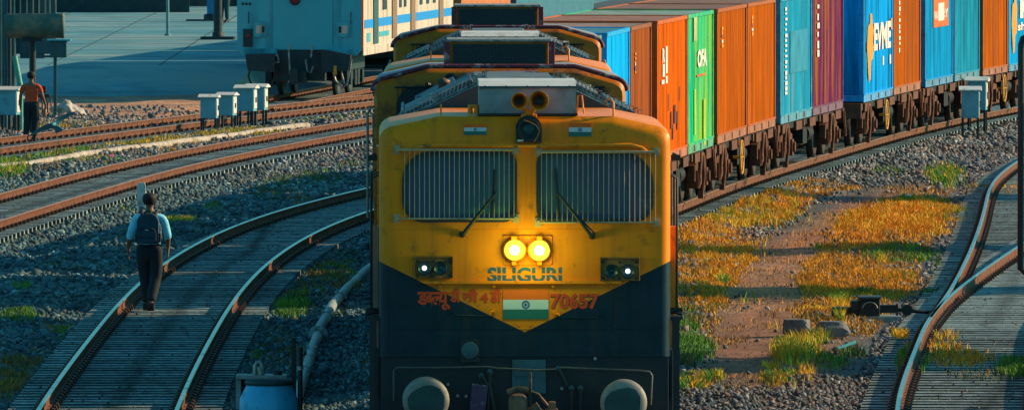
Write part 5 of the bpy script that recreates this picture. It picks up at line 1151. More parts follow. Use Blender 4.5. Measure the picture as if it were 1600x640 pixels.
rt = empty('wall_post', AT(15, 208, D - 2), 0, 'slim dark posts between the shed and the signal boxes at the left edge', 'post')
q = MB(); z0 = 0; q.cyl((0, 0, 0), (0, 0, 9), .05); q.build('shaft', [M['under']], rt)
q = MB(); a, b = AT(23, 88, D - 1.5), AT(33, 140, D - 1.5); q.cyl(a, b, .07, n=10); q.cyl(b, (b.x, b.y, -.05), .05, n=8); tag(q.build('green_pipe', [mat('pale_green_pipe', (.10, .42, .34), .5)], None), 'pale green leaning pipe left of the man in the orange shirt', 'pipe')
rt = empty('water_tank', AT(54, 60, D - 3), 0, 'rusty green horizontal tank on a black post at the left edge', 'tank')
q = MB(); r_ = .31; q.X = Matrix.Rotation(math.pi / 2, 4, 'Y'); o = 0
q.lathe([(.001, -.75), (r_ * .9, -.74), (r_, -.68), (r_, .68), (r_ * 1.03, .69), (r_ * 1.03, .74), (.001, .75)], (0, 0, 0), 'Z', 28)
tk = q.build('tank', [mat('tank_green_rust', (.09, .15, .12), .7, .1, .3, 3, (.34, .22, .14), .5, 3)], rt, loc=(0, 0, .31))
q = MB(); q.cyl((-.05, 0, -.0), (-.05, 0, -2.4), .085, n=12); q.box((-.05, 0, -.04), (.5, .3, .06)); q.build('post', [M['black']], rt)
rt = empty('bracket_box', AT(91, 90, D - 1), 0, 'blue box on a bracket right under the rusty green tank', 'box')
q = MB(); q.bb(-.20, .22, -.2, .3, 0, .42, 0); q.build('body', [M['shed']], rt, bevel=.015); q = MB(); q.bb(-.28, .32, -.25, .35, .42, .46, 0); q.build('lid', [M['coach_end']], rt)
q = MB(); q.bb(-.7, -.2, -.1, .3, .0, .05); q.bb(-.12, -.04, .0, .1, -1.45, 0); q.build('bracket', [M['shed']], rt)

# ---------------------------------------------------------------- signal relay boxes on legs
M['boxblue'] = mat('relay_box_paint', (.14, .42, .52), .6, 0, .12, 5, (.2, .15, .1), .15, 4)  # white box body: the blue of its shaded face put into the colour
def relay(name='signal_box'):
    rt = empty(name, (0, 0, 0)); w, d, h, lz = .20, .19, .50, .42
    q = MB(); q.bb(-w, w, -d, d, lz, lz + h); q.bb(-w - .01, w + .01, -d - .01, d + .01, lz - .02, lz); q.build('body', [M['boxblue']], rt, bevel=.008)
    q = MB(); q.prism([(-d - .07, lz + h), (-d - .07, lz + h + .02), (0, lz + h + .085), (d + .07, lz + h + .02), (d + .07, lz + h)], -w - .06, w + .06, 0, 'YZ'); q.v = [(y * w / d if False else x, y, z) for x, y, z in q.v]
    q.X = Matrix.Identity(4); q.build('roof', [M['white']], rt)
    q = MB(); q.bb(w, w + .015, -d + .03, d - .03, lz + .04, lz + h - .04); dr = q.build('door', [M['white']], rt); q = MB(); q.bb(w + .015, w + .04, -.02, .01, lz + .18, lz + .30); q.build('handle', [M['black']], dr)
    for a in (-1, 1):
        for b in (-1, 1): q = MB(); q.bb(a * w - a * .05, a * w, b * d - b * .05, b * d, -.1, lz); q.build('leg', [M['black']], rt)
    return rt
proto = relay()
RB = [(327, 206, 1.0, 6, 'signal box on black legs, leftmost of the four beside the dirty white pipe'), (355, 201, .98, 14, 'white signal box with a padlock, second from the left in the row of four'), (385, 197, 1.12, 10, 'signal box, third from the left in the row of four, taller than the first'), (402, 195, 1.12, 10, 'white signal box, rightmost of the row of four near the coach wheels'),
      (14, 207, 1.18, 10, 'white signal box with a gabled roof at the left edge, left of the man'), (33, 203, .9, 10, 'signal box half hidden behind the back of the man in the orange shirt'),
      (1516, 221, 1.05, 4, 'nearer signal box of the pair on the ballast before the container train'), (1527, 213, 1.12, 8, 'farther signal box of the pair on the ballast before the container train')]
for i, (px, py, s, rz, lab) in enumerate(RB):
    o = proto if i == 0 else copy_tree(proto); p = G(px, py, -.02); h = float(height(np.array([p.x]), np.array([p.y]))[0]); p.z = h
    o.location = p; o.rotation_euler.z = R(-rz); o.scale = (s, s, s * (1.22 if i > 5 else 1.0)); tag(o, lab, 'signal box', 'signal boxes on legs')

# ---------------------------------------------------------------- pipes
def pipe(name, pts, r, m, label, z=.06, col=None, flange=None, breaks=0):
    P = [G(a, b, z) for a, b in pts]
    Q = []
    for i in range(len(P) - 1):
        for k in range(4): Q.append(P[i].lerp(P[i + 1], k / 4))
    Q.append(P[-1]); Q = [q + Vector((0, 0, .008 * math.sin(i * 1.7))) for i, q in enumerate(Q)]
    rt = empty(name, Q[0], 0, label, 'pipe'); q = MB(); q.tube([v - Q[0] for v in Q], r, 14); q.build('tube', [m], rt)
    for f in (flange or []):
        a = G(*f[:2], z) - Q[0]; q = MB(); q.cyl(a - Vector((0, .5, 0)) * .12, a + Vector((0, .5, 0)) * .12, r * f[2], n=18)
        for k in range(6): t = k * math.pi / 3; q.box((a.x + r * 1.4 * math.cos(t), a.y - .07, a.z + r * 1.4 * math.sin(t)), (.04, .05, .04))
        q.build('flange', [m], rt, bevel=.008)
pipe('water_pipe', [(452, 655), (470, 604), (487, 550), (500, 512), (520, 476), (545, 448), (575, 420), (600, 402)], .075, mat('pipe_grey_blue', (.30, .36, .37), .55, .1, .25, 5, (.16, .11, .08), .3, 4), 'grey-blue jointed pipe lying between the curved track and the locomotive', .05, flange=[(497, 523, 1.9), (487, 551, 1.12), (510, 494, 1.12), (530, 464, 1.12), (478, 580, 1.12)])
pipe('irrigation_pipe', [(-20, 266), (0, 262), (60, 255), (130, 242), (200, 233), (300, 220), (360, 213), (420, 204), (480, 196)], .088, mat('pipe_white_dirty', (.45, .39, .33), .7, 0, .35, 3, (.25, .2, .1), .35, 2), 'dirty white pipe running through the grass between the two left-hand tracks', .04, flange=[(122, 243, 1.15), (215, 231, 1.15), (352, 214, 1.15)])

# ---------------------------------------------------------------- marker post and blue cabinet in front
p = G(221, 316, 0)
q = MB(); q.prism([(-.085, -.15), (-.085, .34), (-.06, .40), (.06, .40), (.085, .34), (.085, -.15)], -.06, .06); tag(q.build('marker_post', [mat('post_white', (.62, .66, .64), .7, 0, .15, 5, (.3, .25, .2), .3, 4)], None, bevel=.012, loc=p), 'short white marker post just behind the head of the person with the backpack', 'post')
D = 102.; s_ = D / F
rt = empty('steel_drum', (AT(420, 590, D).x, D, -.05), 0, 'blue steel drum with a dark lid and shackle, left of the front locomotive', 'drum')
zz = lambda py: AT(420, py, D).z + .05
xx = lambda px: (px - 421) * s_
q = MB(); q.lathe([(.001, 0), (.30, 0), (.315, .03), (.315, zz(640)), (.31, zz(622)), (.245, zz(602)), (.24, zz(598)), (.001, zz(598))], (0, 0, 0), 'Z', 40); q.build('body', [mat('cabinet_blue', (.04, .42, .72), .4, .1, .12, 3, (.03, .07, .09), .25, 4)], rt)
q = MB(); q.lathe([(.001, zz(600)), (.258, zz(600)), (.262, zz(596)), (.25, zz(592)), (.001, zz(591))], (0, 0, 0), 'Z', 40); q.build('lid', [M['hood_dark']], rt)
q = MB(); q.bb(xx(369), xx(449), .02, .36, zz(592), zz(586)); q.bb(xx(369), xx(377), .1, .36, zz(640), zz(592)); q.build('top_plate', [M['greybox']], rt, bevel=.006)
q = MB(); q.bb(xx(366), xx(385), .36, .42, 0, zz(586)); q.build('back_panel', [M['hood_dark']], rt)
q = MB(); q.tube([(xx(399), .1, zz(586)), (xx(399), .1, zz(572)), (xx(402), .1, zz(566)), (xx(407), .1, zz(566)), (xx(410), .1, zz(572)), (xx(411), .1, zz(586))], .022, 8); q.cyl((xx(408), .1, zz(586)), (xx(406), .1, zz(574)), .035, n=10); q.build('shackle', [M['steel']], rt)
q = MB(); q.lathe([(.05, 0), (.05, .04), (.001, .05)], (xx(434), .15, zz(586)), 'Z', 12); q.build('cap', [M['black']], rt)
p = AT(459, 600, 103); rt = empty('square_post', (p.x, 103, -.05), 0, 'taller square black post standing behind the blue drum', 'post')
q = MB(); q.bb(-.026, .026, -.03, .03, 0, AT(459, 526, 103).z + .05); q.build('shaft', [M['black']], rt, bevel=.004)
p = AT(469, 600, 102); rt = empty('clamp_post', (p.x, 102, -.05), 0, 'shorter black post with a pale clamp, right of the blue drum', 'post')
h = AT(469, 548, 102).z + .05; q = MB(); q.cyl((0, 0, 0), (0, 0, h), .028, n=12); q.cyl((0, 0, h), (0, 0, h + .05), .033, n=12); q.cyl((.035, 0, h - .02), (.07, 0, h - .02), .02, n=8); q.build('shaft', [M['black']], rt)
q = MB(); q.cyl((0, 0, h - .2), (0, 0, h - .16), .036, n=12); q.build('clamp', [M['steel']], rt)

# ---------------------------------------------------------------- right-hand side: point machine, rocks, signal hoop
p = G(1357, 494, 0); rt = empty('point_machine', (p.x, p.y, -.02), R(0), 'black point machine with a small arched handle beside the right-hand points', 'point machine')
u = p.y / F
q = MB(); q.bb(-29 * u, 4 * u, -.2, .25, .0, 12 * u + .02, 0); q.bb(-15 * u, 17 * u, -.25, .25, .02, 30 * u, 0); q.build('case', [M['bluebody']], rt, bevel=.015)
q = MB(); q.bb(-17 * u, 18.5 * u, -.29, .29, 30 * u, 34 * u); q.build('lid', [M['hood_dark']], rt, bevel=.01)
q = MB(); q.bb(-28 * u, -14.5 * u, -.22, .2, 12 * u, 27 * u); q.build('motor_box', [M['black']], rt, bevel=.01)
q = MB(); q.tube([(12 * u * math.cos(R(a)) + 1 * u, -.27, 14 * u + 12 * u * math.sin(R(a))) for a in range(10, 171, 16)], .012, 6); q.build('handle', [M['steel']], rt)
q = MB(); q.bb(-58 * u, -27 * u, -.12, .10, .04, 17 * u); q.build('end_box', [M['black']], rt, bevel=.02)
q = MB(); q.tube([(15 * u, 0, .12), (60 * u, .0, .12), (75 * u, .0, .10), (100 * u, .1, .08)], .03, 8); q.bb(17 * u, 44 * u, -.06, .06, .08, .20); q.bb(43 * u, 46 * u, -.1, -.04, .02, .22); q.cyl((60 * u, -.05, .12), (60 * u, .05, .12), .09, n=10); q.build('throw_rod', [M['black']], rt)
q = MB(); q.bb(-64 * u, 50 * u, -.3, .3, -.1, .035); q.build('timber', [M['sleeper']], rt)

def rock(px, py, wpx, hpx, label, seed, name='boulder', m=None):
    p = G(px, py, 0); u = p.y / F; rs = random.Random(seed)
    bm = bmesh.new(); bmesh.ops.create_icosphere(bm, subdivisions=3, radius=1)
    for v in bm.verts:
        n = Vector(v.co); f = 1 + .16 * math.sin(3.1 * n.x + seed) * math.cos(2.7 * n.y + seed * 2) + .12 * math.sin(5.3 * n.z + seed * 3) + rs.uniform(-.03, .03)
        c = n * f; c = Vector((max(-.8, min(.82, c.x)), max(-.8, min(.8, c.y)), max(-.5, min(.72, c.z)))); v.co = Vector((c.x * wpx * u / 1.6, c.y * wpx * u / 2.2, c.z * hpx * u / 1.25))
    me = bpy.data.meshes.new(name); bm.to_mesh(me); bm.free(); me.materials.append(m or M['rock']); o = link(name, me); o.location = (p.x, p.y, hpx * u * .42 - .03); o.rotation_euler = (0, 0, rs.random() * .6)
    return tag(o, label, 'rock' if m is None else 'debris')
M['rock'] = mat('rock_grey', (.15, .155, .16), .85, 0, .35, 4, (.07, .08, .07), .4, 3, bump=.6, bscale=14)
rock(1245, 519, 41, 24, 'grey rock, left one of the two by the point machine', 1); rock(1301, 523, 52, 25, 'larger flat-topped grey rock, right one of the two by the point machine', 5)
rock(95, 187, 12, 7, 'small dark stone at the foot of the man by the white bundle', 9)
p = G(1322, 541, .05); q = MB(); q.box((0, 0, .02), (.32, .05, .04), 0, Matrix.Rotation(R(-18), 3, 'Y') @ Matrix.Rotation(R(30), 3, 'Z')); tag(q.build('metal_strip', [M['coach_end']], None, loc=(p.x, p.y, .05), bevel=.005), 'small pale blue metal strip lying in front of the larger rock', 'debris')
# black hoop of a signal post at the right edge
D = 105.; a = AT(1595, 60, D)
rt = empty('signal_post', (a.x + .42, D, 0), 0, 'black hoop rail of a signal post cut by the right edge', 'signal post')
zt = AT(1595, 56, D).z; zb_ = AT(1595, 425, D).z; q = MB(); q.cyl((0, 0, -.2), (0, 0, zt - .6), .08, n=14); q.build('post', [M['black']], rt)
q = MB(); q.tube([(0, -.05, zb_), (-.38, -.05, zb_), (-.42, -.05, zb_ + .04), (-.42, -.05, zt - .10), (-.40, -.05, zt - .03), (-.34, -.05, zt), (.34, -.05, zt), (.42, -.05, zt - .1), (.42, -.05, zb_), (0, -.05, zb_)], .036, 10); q.build('hoop', [M['black']], rt)

# ---------------------------------------------------------------- litter
def litter(px, py, w, h, col, label, name='plastic_scrap', seed=1):
    p = G(px, py, 0); u = p.y / F; rs = random.Random(seed * 7 + px); n = 9; q = MB(); pts = []
    for i in range(5):
        for j in range(4):
            pts.append(((i / 4 - .5) * w * u + rs.uniform(-.01, .01), (j / 3 - .5) * w * u * 1.6, .03 + (h * u) * (.35 + .65 * rs.random()) * (1 - abs(i / 4 - .5))))
    q.add(pts, [(i * 4 + j, i * 4 + j + 1, (i + 1) * 4 + j + 1, (i + 1) * 4 + j) for i in range(4) for j in range(3)], 0)
    m = mat('plastic', col, .45, 0, .1, 9); tag(q.build(name, [m], None, loc=(p.x, p.y, float(height(np.array([p.x]), np.array([p.y]))[0]))), label, 'litter')
litter(171, 246, 15, 5, (.60, .01, .22), 'pink plastic scrap beside the white pipe'); litter(184, 246, 10, 4, (.02, .30, .60), 'blue plastic scrap right of the pink one'); litter(466, 294, 12, 9, (.35, .42, .22), 'pale green scrap of plastic on the ballast behind the curved track')
litter(1152, 416, 9, 4, (.6, .55, .5), 'white scrap on the grass near the footpath'); litter(1104, 548, 14, 4, (.15, .40, .48), 'pale blue scrap in the grass by the locomotive'); litter(1420, 305, 12, 5, (.6, .58, .55), 'white scrap in the grass near the branching track')
litter(104, 462, 6, 4, (.6, .62, .6), 'tiny white scrap on the ballast at the left'); litter(146, 452, 10, 2, (.5, .55, .55), 'thin white scrap on the ballast left of the person'); litter(540, 172, 14, 7, (.25, .6, .05), 'lime green scrap on the ground before the coach')
# tarpaulin bundle behind the man
p = G(108, 180, 0); u = p.y / F
bm = bmesh.new(); bmesh.ops.create_icosphere(bm, subdivisions=4, radius=1)
for v in bm.verts:
    n = v.co.copy(); f = 1 + .10 * math.sin(7 * n.x + 3 * n.z) + .07 * math.sin(13 * n.y + 5 * n.x) + .05 * math.sin(19 * n.x)
    v.co = Vector((n.x * f * 25 * u, n.y * f * .35, max(-.1, n.z) * f * 22 * u * (1 - .55 * max(0, n.x)) ))
me = bpy.data.meshes.new('tarpaulin_bundle'); bm.to_mesh(me); bm.free(); me.materials.append(mat('pale_tarpaulin', (.55, .50, .44), .7, 0, .15, 4, (.35, .14, .05), .4, 3)); o = link('tarpaulin_bundle', me); o.location = (p.x, p.y, 0); me.shade_smooth(); tag(o, 'pale tarpaulin bundle on the ground right of the man', 'bundle')
# small bent metal frame by the man
p = G(72, 176, 0); u = p.y / F; rt = empty('metal_trestle', (p.x, p.y, 0), 0, 'bent black metal frame standing just right of the man', 'frame')
for dx in (-6, 2, 8):
    q = MB(); q.tube([(dx * u, 0, 0), (dx * u, 0, .28), ((dx - 3) * u, .1, .42), ((dx - 7) * u, .2, .42)], .02, 6); q.build('leg', [M['black']], rt)
q = MB(); q.bb(-14 * u, 6 * u, -.1, .1, .42, .5); q.box((-6 * u, 0, .62), (.22, .16, .18)); q.build('seat', [M['black']], rt, bevel=.02)
# trees added out of view on the right to band the grass with shade
def tree(x, y, h, cr, label, seed):
    rs = np.random.default_rng(seed); rt = empty('roadside_tree', (x, y, 0), 0, label, 'tree', 'trees beside the yard, beyond the right-hand track')
    q = MB(); q.tube([(0, 0, -.2), (.08, .05, h * .3), (-.05, .1, h * .6), (.05, 0, h * .9)], [.2, .15, .10, .03], 10)
    for k in range(7):
        a = rs.random() * 6.28; z0 = h * (.35 + .07 * k); q.tube([(0, 0, z0), (math.cos(a) * cr * .4, math.sin(a) * cr * .4, z0 + .4), (math.cos(a) * cr * .8, math.sin(a) * cr * .8, z0 + .8)], [.07, .045, .015], 6)
    q.build('trunk', [M['wagon']], rt)
    n = 9000; cl = rs.normal(0, .5, (26, 3)) * np.array([cr * .75, cr * .75, h * .17]) + np.array([0, 0, h * .66])
    c = cl[rs.integers(0, 26, n)] + rs.normal(0, .36, (n, 3)); a = rs.normal(0, 1, (n, 3)); a /= np.linalg.norm(a, axis=1)[:, None]; b = np.cross(a, rs.normal(0, 1, (n, 3))); b /= np.linalg.norm(b, axis=1)[:, None]
    s = rs.uniform(.09, .2, (n, 1)); V = np.stack([c - a * s, c + b * s * .5, c + a * s, c - b * s * .5], 1).reshape(-1, 3)
    me = bpy.data.meshes.new('crown'); me.from_pydata(V.tolist(), [], (np.arange(n * 4).reshape(n, 4)).tolist()); me.materials.append(M['leaf']); link('crown', me, rt)
M['leaf'] = mat('tree_leaf', (.06, .11, .03), .7, 0, .4, 2)
# ---------------------------------------------------------------- people
def skin_mesh(name, joints, edges, m, parent, sub=2, root_i=0):
    me = bpy.data.meshes.new(name); me.from_pydata([j[:3] for j in joints], edges, []); o = link(name, me, parent, [m])
    sk = o.modifiers.new('skin', 'SKIN'); sk.use_smooth_shade = True
    for i, j in enumerate(joints):
        r = j[3]; me.skin_vertices[0].data[i].radius = r if isinstance(r, tuple) else (r, r)
    me.skin_vertices[0].data[root_i].use_root = True
    s = o.modifiers.new('sub', 'SUBSURF'); s.levels = sub; s.render_levels = sub
    par = o.parent; o.parent = None; bake(o); o.parent = par; return o
M['skin'] = mat('brown_skin', (.22, .10, .06), .55, 0, .1, 9); M['hair'] = mat('black_hair', (.012, .010, .010), .7, 0, .4, 60)
def arm(sx, sh, el, wr, up, fore, J, E, hub):
    i = len(J); J += [(*sh, up), (*el, fore * 1.1), (*wr, fore * .7)]; E += [(hub, i), (i, i + 1), (i + 1, i + 2)]; return i + 2
def hand(J, E, w, wrist, down=Vector((0, 0, -1)), side=1, curl=.3):
    """palm, four unequal fingers and a thumb, relaxed and slightly curled"""
    wrist = Vector(wrist); p = wrist + down * .055; i = len(J); J.append((*p, (.022, .034))); E.append((w, i)); q = p + down * .035; J.append((*q, (.018, .036))); E.append((i, i + 1))
    for k, L in enumerate((.066, .075, .070, .055)):
        y = (-.030 + .020 * k); a = q + Vector((0, -y, 0)) + down * .01; b = a + down * L * .55 + Vector((0, 0, 0)) ; c = b + down * L * .38 + Vector((-side * curl * .05, 0, 0))
        j = len(J); J += [(*a, .0095), (*b, .0085), (*c, .007)]; E += [(i + 1, j), (j, j + 1), (j + 1, j + 2)]
    j = len(J); a = p + Vector((0, .034, .005)); b = a + down * .035 + Vector((0, .014, 0)); J += [(*a, .012), (*b, .0095)]; E += [(i, j), (j, j + 1)]
def person(loc, rz, H, label, shirt, trouser, hair_m, pose, group=None, shoes=None, sleeve='long', back=True):
    rt = empty('person', loc, rz, label, 'person'); k = H / 1.75; rt.scale = (k * 1.1, k, k)
    P = pose
    # skeleton: pelvis at .93; figure faces +y
    J = [(0, 0, .95, (.14, .10)), (0, .01, 1.12, (.13, .095)), (0, .0, 1.30, (.155, .105)), (0, -.01, 1.42, (.12, .08)), (0, -.005, 1.50, .055), (0, .015, 1.57, .055)]
    E = [(0, 1), (1, 2), (2, 3), (3, 4), (4, 5)]
    i = len(J); J += [(0, .02, 1.62, (.072, .085)), (0, .02, 1.68, (.078, .095)), (0, .01, 1.735, (.060, .075))]; E += [(5, i), (i, i + 1), (i + 1, i + 2)]
    ends = []
    for s, key in ((-1, 'L'), (1, 'R')):
        sh = (s * .185, -.01, 1.40); w = arm(s, sh, P[key][0], P[key][1], .050, .040, J, E, 3); hand(J, E, w, P[key][1], side=s); ends.append(P[key])
    for s, key in ((-1, 'l'), (1, 'r')):
        hip = (s * .085, 0, .88); kn, an = P[key]; i = len(J); toe = (an[0] + s * .02, an[1] + .13, an[2] - .045 if len(P[key]) < 3 or True else 0)
        J += [(*hip, .085), (*kn, .058), (*an, .038), (an[0], an[1] - .03, an[2] - .05, .036), (*toe, (.040, .028))]; E += [(0, i), (i, i + 1), (i + 1, i + 2), (i + 2, i + 3), (i + 3, i + 4)]
    body = skin_mesh('body', J, E, M['skin'], rt, 2)
    # face and ears
    f = MB()
    for s in (-1, 1): f.lathe([(.001, -.012), (.02, -.008), (.024, 0), (.018, .008), (.001, .010)], (s * .083, .02, 1.655), 'X', 10)
    f.box((0, .118, 1.645), (.025, .03, .045), 0); f.build('face', [M['skin']], rt, bevel=.008)
    f = MB()
    for s in (-1, 1): f.lathe([(.001, -.004), (.012, 0), (.001, .006)], (s * .032, .104, 1.672), 'Y', 10)
    f.box((0, .105, 1.612), (.05, .008, .008)); f.build('eyes_and_mouth', [M['hair']], rt)
    bm = bmesh.new(); bmesh.ops.create_icosphere(bm, subdivisions=4, radius=1)
    for v in bm.verts:
        n = v.co.copy(); r = 1 + .035 * math.sin(23 * n.x) * math.cos(19 * n.z + 5 * n.y); v.co = Vector((n.x * .098 * r, -.008 + n.y * .112 * r, 1.700 + n.z * .080 * r + (n.y < .1) * min(0, n.z) * .055))
    bmesh.ops.delete(bm, geom=[v for v in bm.verts if v.co.y > .05 and v.co.z < 1.705 or v.co.z < 1.60], context='VERTS')
    me = bpy.data.meshes.new('hair'); bm.to_mesh(me); bm.free(); link('hair', me, rt, [hair_m]); me.shade_smooth()
    # shirt
    J = [(0, 0, .94, (.13, .10)), (0, 0, .97, (.158, .12)), (0, .01, 1.02, (.158, .118)), (0, .0, 1.28, (.178, .125)), (0, -.01, 1.42, (.125, .088)), (0, -.005, 1.475, (.070, .062))]; E = [(0, 1), (1, 2), (2, 3), (3, 4), (4, 5)]
    for key, s in (('L', -1), ('R', 1)):
        el, wr = Vector(P[key][0]), Vector(P[key][1]); i = len(J)
        J += [(s * .185, -.01, 1.40, .070), (*(el * .98 + Vector((0, 0, .01))), .056)]; E += [(4, i), (i, i + 1)]
        if sleeve == 'long': J.append((*el.lerp(wr, .45), .050)); E.append((i + 1, i + 2))
        else: J[-1] = (*Vector((s * .185, -.01, 1.40)).lerp(el, .75), .066)
    skin_mesh('shirt', J, E, shirt, rt, 2)
    J = [(0, 0, 1.06, (.178, .134)), (0, 0, .92, (.182, .138))]; E = [(0, 1)]
    for s, key in ((-1, 'l'), (1, 'r')):
        kn, an = P[key]; i = len(J); J += [(s * .092, 0, .84, .118), (*kn, .090), (*Vector(kn).lerp(Vector(an), .5), .080), (*(Vector(an) + Vector((0, 0, .02))), .068)]; E += [(1, i), (i, i + 1), (i + 1, i + 2), (i + 2, i + 3)]
    skin_mesh('trousers', J, E, trouser, rt, 2)
    for s, key in ((-1, 'l'), (1, 'r')):
        an = P[key][1]; pitch = P.get('pitch' + key, 0); q = MB(); q.X = Matrix.Translation((an[0], an[1], an[2])) @ Matrix.Rotation(pitch, 4, 'X')
        out = [(-.075, -.085), (.17, -.085), (.185, -.055), (.13, -.02), (.05, .02), (-.06, .03), (-.085, -.03)]
        q.prism(out, -.045, .045, 0, 'YZ'); q.build('shoe', [M['black']], rt, bevel=.015)
    return rt
M['shirt_blue'] = mat('pale_blue_shirt', (.26, .78, 1.0), .8, 0, .18, 7, bump=.4, bscale=22); M['dark_trousers'] = mat('dark_trousers', (.010, .018, .028), .85, 0, .3, 8)
p = G(234, 486, .0)
walk = dict(L=((-.27, -.02, 1.16), (-.30, .06, .93)), R=((.26, -.05, 1.16), (.25, .03, .96)), l=((-.07, .12, .50), (-.05, .10, .09)), r=((.075, .04, .49), (.03, -.16, .115)), pitchr=R(35))
pw = person((p.x, p.y, .01), R(-4), 1.80, 'person in a pale blue shirt walking away along the curved track', M['shirt_blue'], M['dark_trousers'], M['hair'], walk)
# backpack on the person's back
kx = 1.80 / 1.75; bp = empty('backpack', (p.x, p.y, .01), R(-4), 'dark navy backpack with two compartments, worn by the person in the blue shirt', 'backpack'); bp.scale = (kx * .98, kx, kx)
M['pack'] = mat('navy_backpack', (.018, .055, .095), .75, 0, .3, 12, bump=.3, bscale=30); M['pack2'] = mat('backpack_trim', (.005, .015, .03), .6)
q = MB(); q.prism(rrect(-.165, .165, 1.02, 1.47, .09, 6, (.13, .13, .06, .06)), -.29, -.115); q.build('main_compartment', [M['pack']], bp, bevel=.03, seg=3)
q = MB(); q.prism(rrect(-.135, .135, 1.04, 1.27, .07, 6, (.10, .10, .04, .04)), -.335, -.285); q.build('front_pocket', [M['pack']], bp, bevel=.02, seg=3)
q = MB(); q.tube([(-.12, -.338, 1.215), (-.08, -.34, 1.243), (0, -.341, 1.252), (.08, -.34, 1.243), (.12, -.338, 1.215)], .009, 6); q.tube([(-.12, -.338, 1.115), (.12, -.338, 1.115)], .006, 6); q.build('zip', [M['pack2']], bp)
q = MB(); q.bb(-.035, .02, -.345, -.335, 1.225, 1.236); q.build('badge', [M['white']], bp)
q = MB(); q.tube([(-.05, -.2, 1.47), (-.03, -.2, 1.51), (.03, -.2, 1.51), (.05, -.2, 1.47)], .011, 6); q.build('grab_handle', [M['pack2']], bp)
for s in (-1, 1):
    q = MB(); q.tube([(s * .10, -.14, 1.44), (s * .125, -.06, 1.505), (s * .13, .05, 1.50), (s * .14, .13, 1.38), (s * .15, .12, 1.2), (s * .17, .0, 1.08), (s * .15, -.12, 1.06)], .024, 8); q.build('shoulder_strap', [M['pack2']], bp)
    q = MB(); q.prism(rrect(s * .175 - .02, s * .175 + .02, 1.04, 1.18, .018), -.26, -.15); q.build('side_pocket', [M['pack2']], bp, bevel=.01)
# man in orange
M['shirt_orange'] = mat('orange_red_shirt', (.72, .08, .02), .85, 0, .2, 6, bump=.4, bscale=20)
p = G(49, 221, .0); p.z = .0
stand = dict(L=((-.25, -.02, 1.15), (-.27, .05, .92)), R=((.27, -.02, 1.14), (.33, .07, .90)), l=((-.10, .03, .50), (-.13, -.04, .085)), r=((.09, .04, .49), (.06, .02, .085)))
person((p.x, p.y, .01), R(-8), 1.66, 'man in an orange-red short-sleeved shirt standing with his back to us', M['shirt_orange'], M['dark_trousers'], M['hair'], stand, sleeve='short')
rot = Matrix.Rotation(R(-8), 3, 'Z'); hp = rot @ Vector((.335, .08, .79)) * (1.66 / 1.75) + Vector((p.x, p.y, .01))
q = MB(); q.lathe([(.001, -.15), (.045, -.15), (.048, -.13), (.048, .02), (.02, .06), (.018, .09), (.001, .09)], (0, 0, 0), 'Z', 14); tag(q.build('bottle', [mat('amber_bottle', (.35, .16, .05), .3)], None, loc=(hp.x, hp.y, hp.z - .02)), 'amber bottle held in the right hand of the man in orange', 'bottle')
# worker on the platform (legs and lime vest, the head is cut by the top edge)
p = G(351, 36, .62); work = dict(L=((-.26, .02, 1.16), (-.22, .16, 1.05)), R=((.26, .0, 1.15), (.28, .05, .92)), l=((-.09, .02, .50), (-.10, 0, .085)), r=((.10, .03, .49), (.12, .02, .085)))
M['lime_vest'] = mat('lime_vest', (.25, .80, .02), .7, 0, .1, 6)
person((p.x, p.y, .64), R(150), 1.75, 'worker in a lime vest standing on the platform, cut by the top edge', M['lime_vest'], mat('dark_green_trousers', (.01, .05, .055), .8), M['hair'], work)
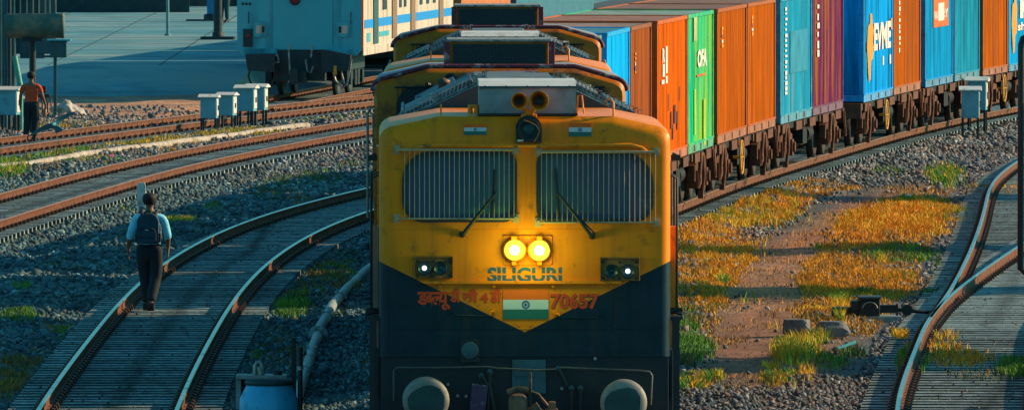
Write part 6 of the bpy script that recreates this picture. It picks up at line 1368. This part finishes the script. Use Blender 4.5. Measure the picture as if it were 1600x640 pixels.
# ---------------------------------------------------------------- bird gliding low over the left-hand tracks
D = 204.; u = D / F; c0 = AT(84, 194, D)
M['feather'] = mat('blue_black_feathers', (.05, .28, .40), .6, 0, .35, 20)
bd = empty('bird', c0, 0, 'dark bird gliding with spread wings just right of the man in orange', 'bird')
q = MB(); ax = Vector((.10, .20, .03)); q.tube([(-.02, -.14, -.01), (-.01, -.09, .0), (0, 0, 0), (.0, .12, -.01), (.01, .17, -.01)], [.012, .035, .055, .035, .01], 12); q.build('body', [M['feather']], bd)
def wing(tip, dz, s):
    a = Vector((0, 0, .02)); t = Vector(tip); q = MB(); N_ = 9; top, bot = [], []
    for k in range(N_ + 1):
        f = k / N_; cpt = a.lerp(t, f) + Vector((0, 0, .05 * math.sin(f * 3.14))); ch = (.17 * (1 - f) ** .6 * (1 + .5 * f)) + .012
        le = cpt + Vector((0, -.03, .02 * (1 - f))); te = cpt + Vector((.10 * ch * 0, ch, -ch * .55)); top += [le, te]
    vs = top + [v - Vector((0, 0, .008)) for v in top]; n = len(top); fs = []
    for k in range(N_): fs += [(2 * k, 2 * k + 1, 2 * k + 3, 2 * k + 2), (n + 2 * k, n + 2 * k + 2, n + 2 * k + 3, n + 2 * k + 1), (2 * k, 2 * k + 2, n + 2 * k + 2, n + 2 * k), (2 * k + 1, n + 2 * k + 1, n + 2 * k + 3, 2 * k + 3)]
    q.add(vs, fs, 0, False); q.build('wing', [M['feather']], bd)
wing((34 * u, .05, 20 * u), 0, 1); wing((-39 * u, -.05, -18 * u), 0, -1)
q = MB(); q.add([(-.02, .1, 0), (.03, .1, 0), (15 * u, .30, -9 * u), (2 * u, .32, -15 * u), (-.02, .1, -.01), (.03, .1, -.01), (15 * u, .30, -9 * u - .01), (2 * u, .32, -15 * u - .01)], [(0, 1, 2, 3), (4, 7, 6, 5), (0, 4, 5, 1), (1, 5, 6, 2), (2, 6, 7, 3), (3, 7, 4, 0)]); q.build('tail', [M['feather']], bd)
# place the added shade trees past the right edge
for i, (x, y, h, cr) in enumerate(((13.6, 157.0, 6.1, 1.7), (14.3, 173.5, 5.6, 1.1), (17.0, 198, 5.9, 1.9), (13.0, 136, 6.0, 2.8), (11.6, 122, 5.4, 2.8))):
    tree(x, y, h, cr, ['small bushy tree beyond the right edge, level with the branching track', 'slim young tree beyond the right edge, behind the small bushy one', 'tall tree farthest back beyond the right edge', 'broad tree beyond the right edge near the points', 'low broad tree nearest the camera beyond the right edge'][i], i + 3)
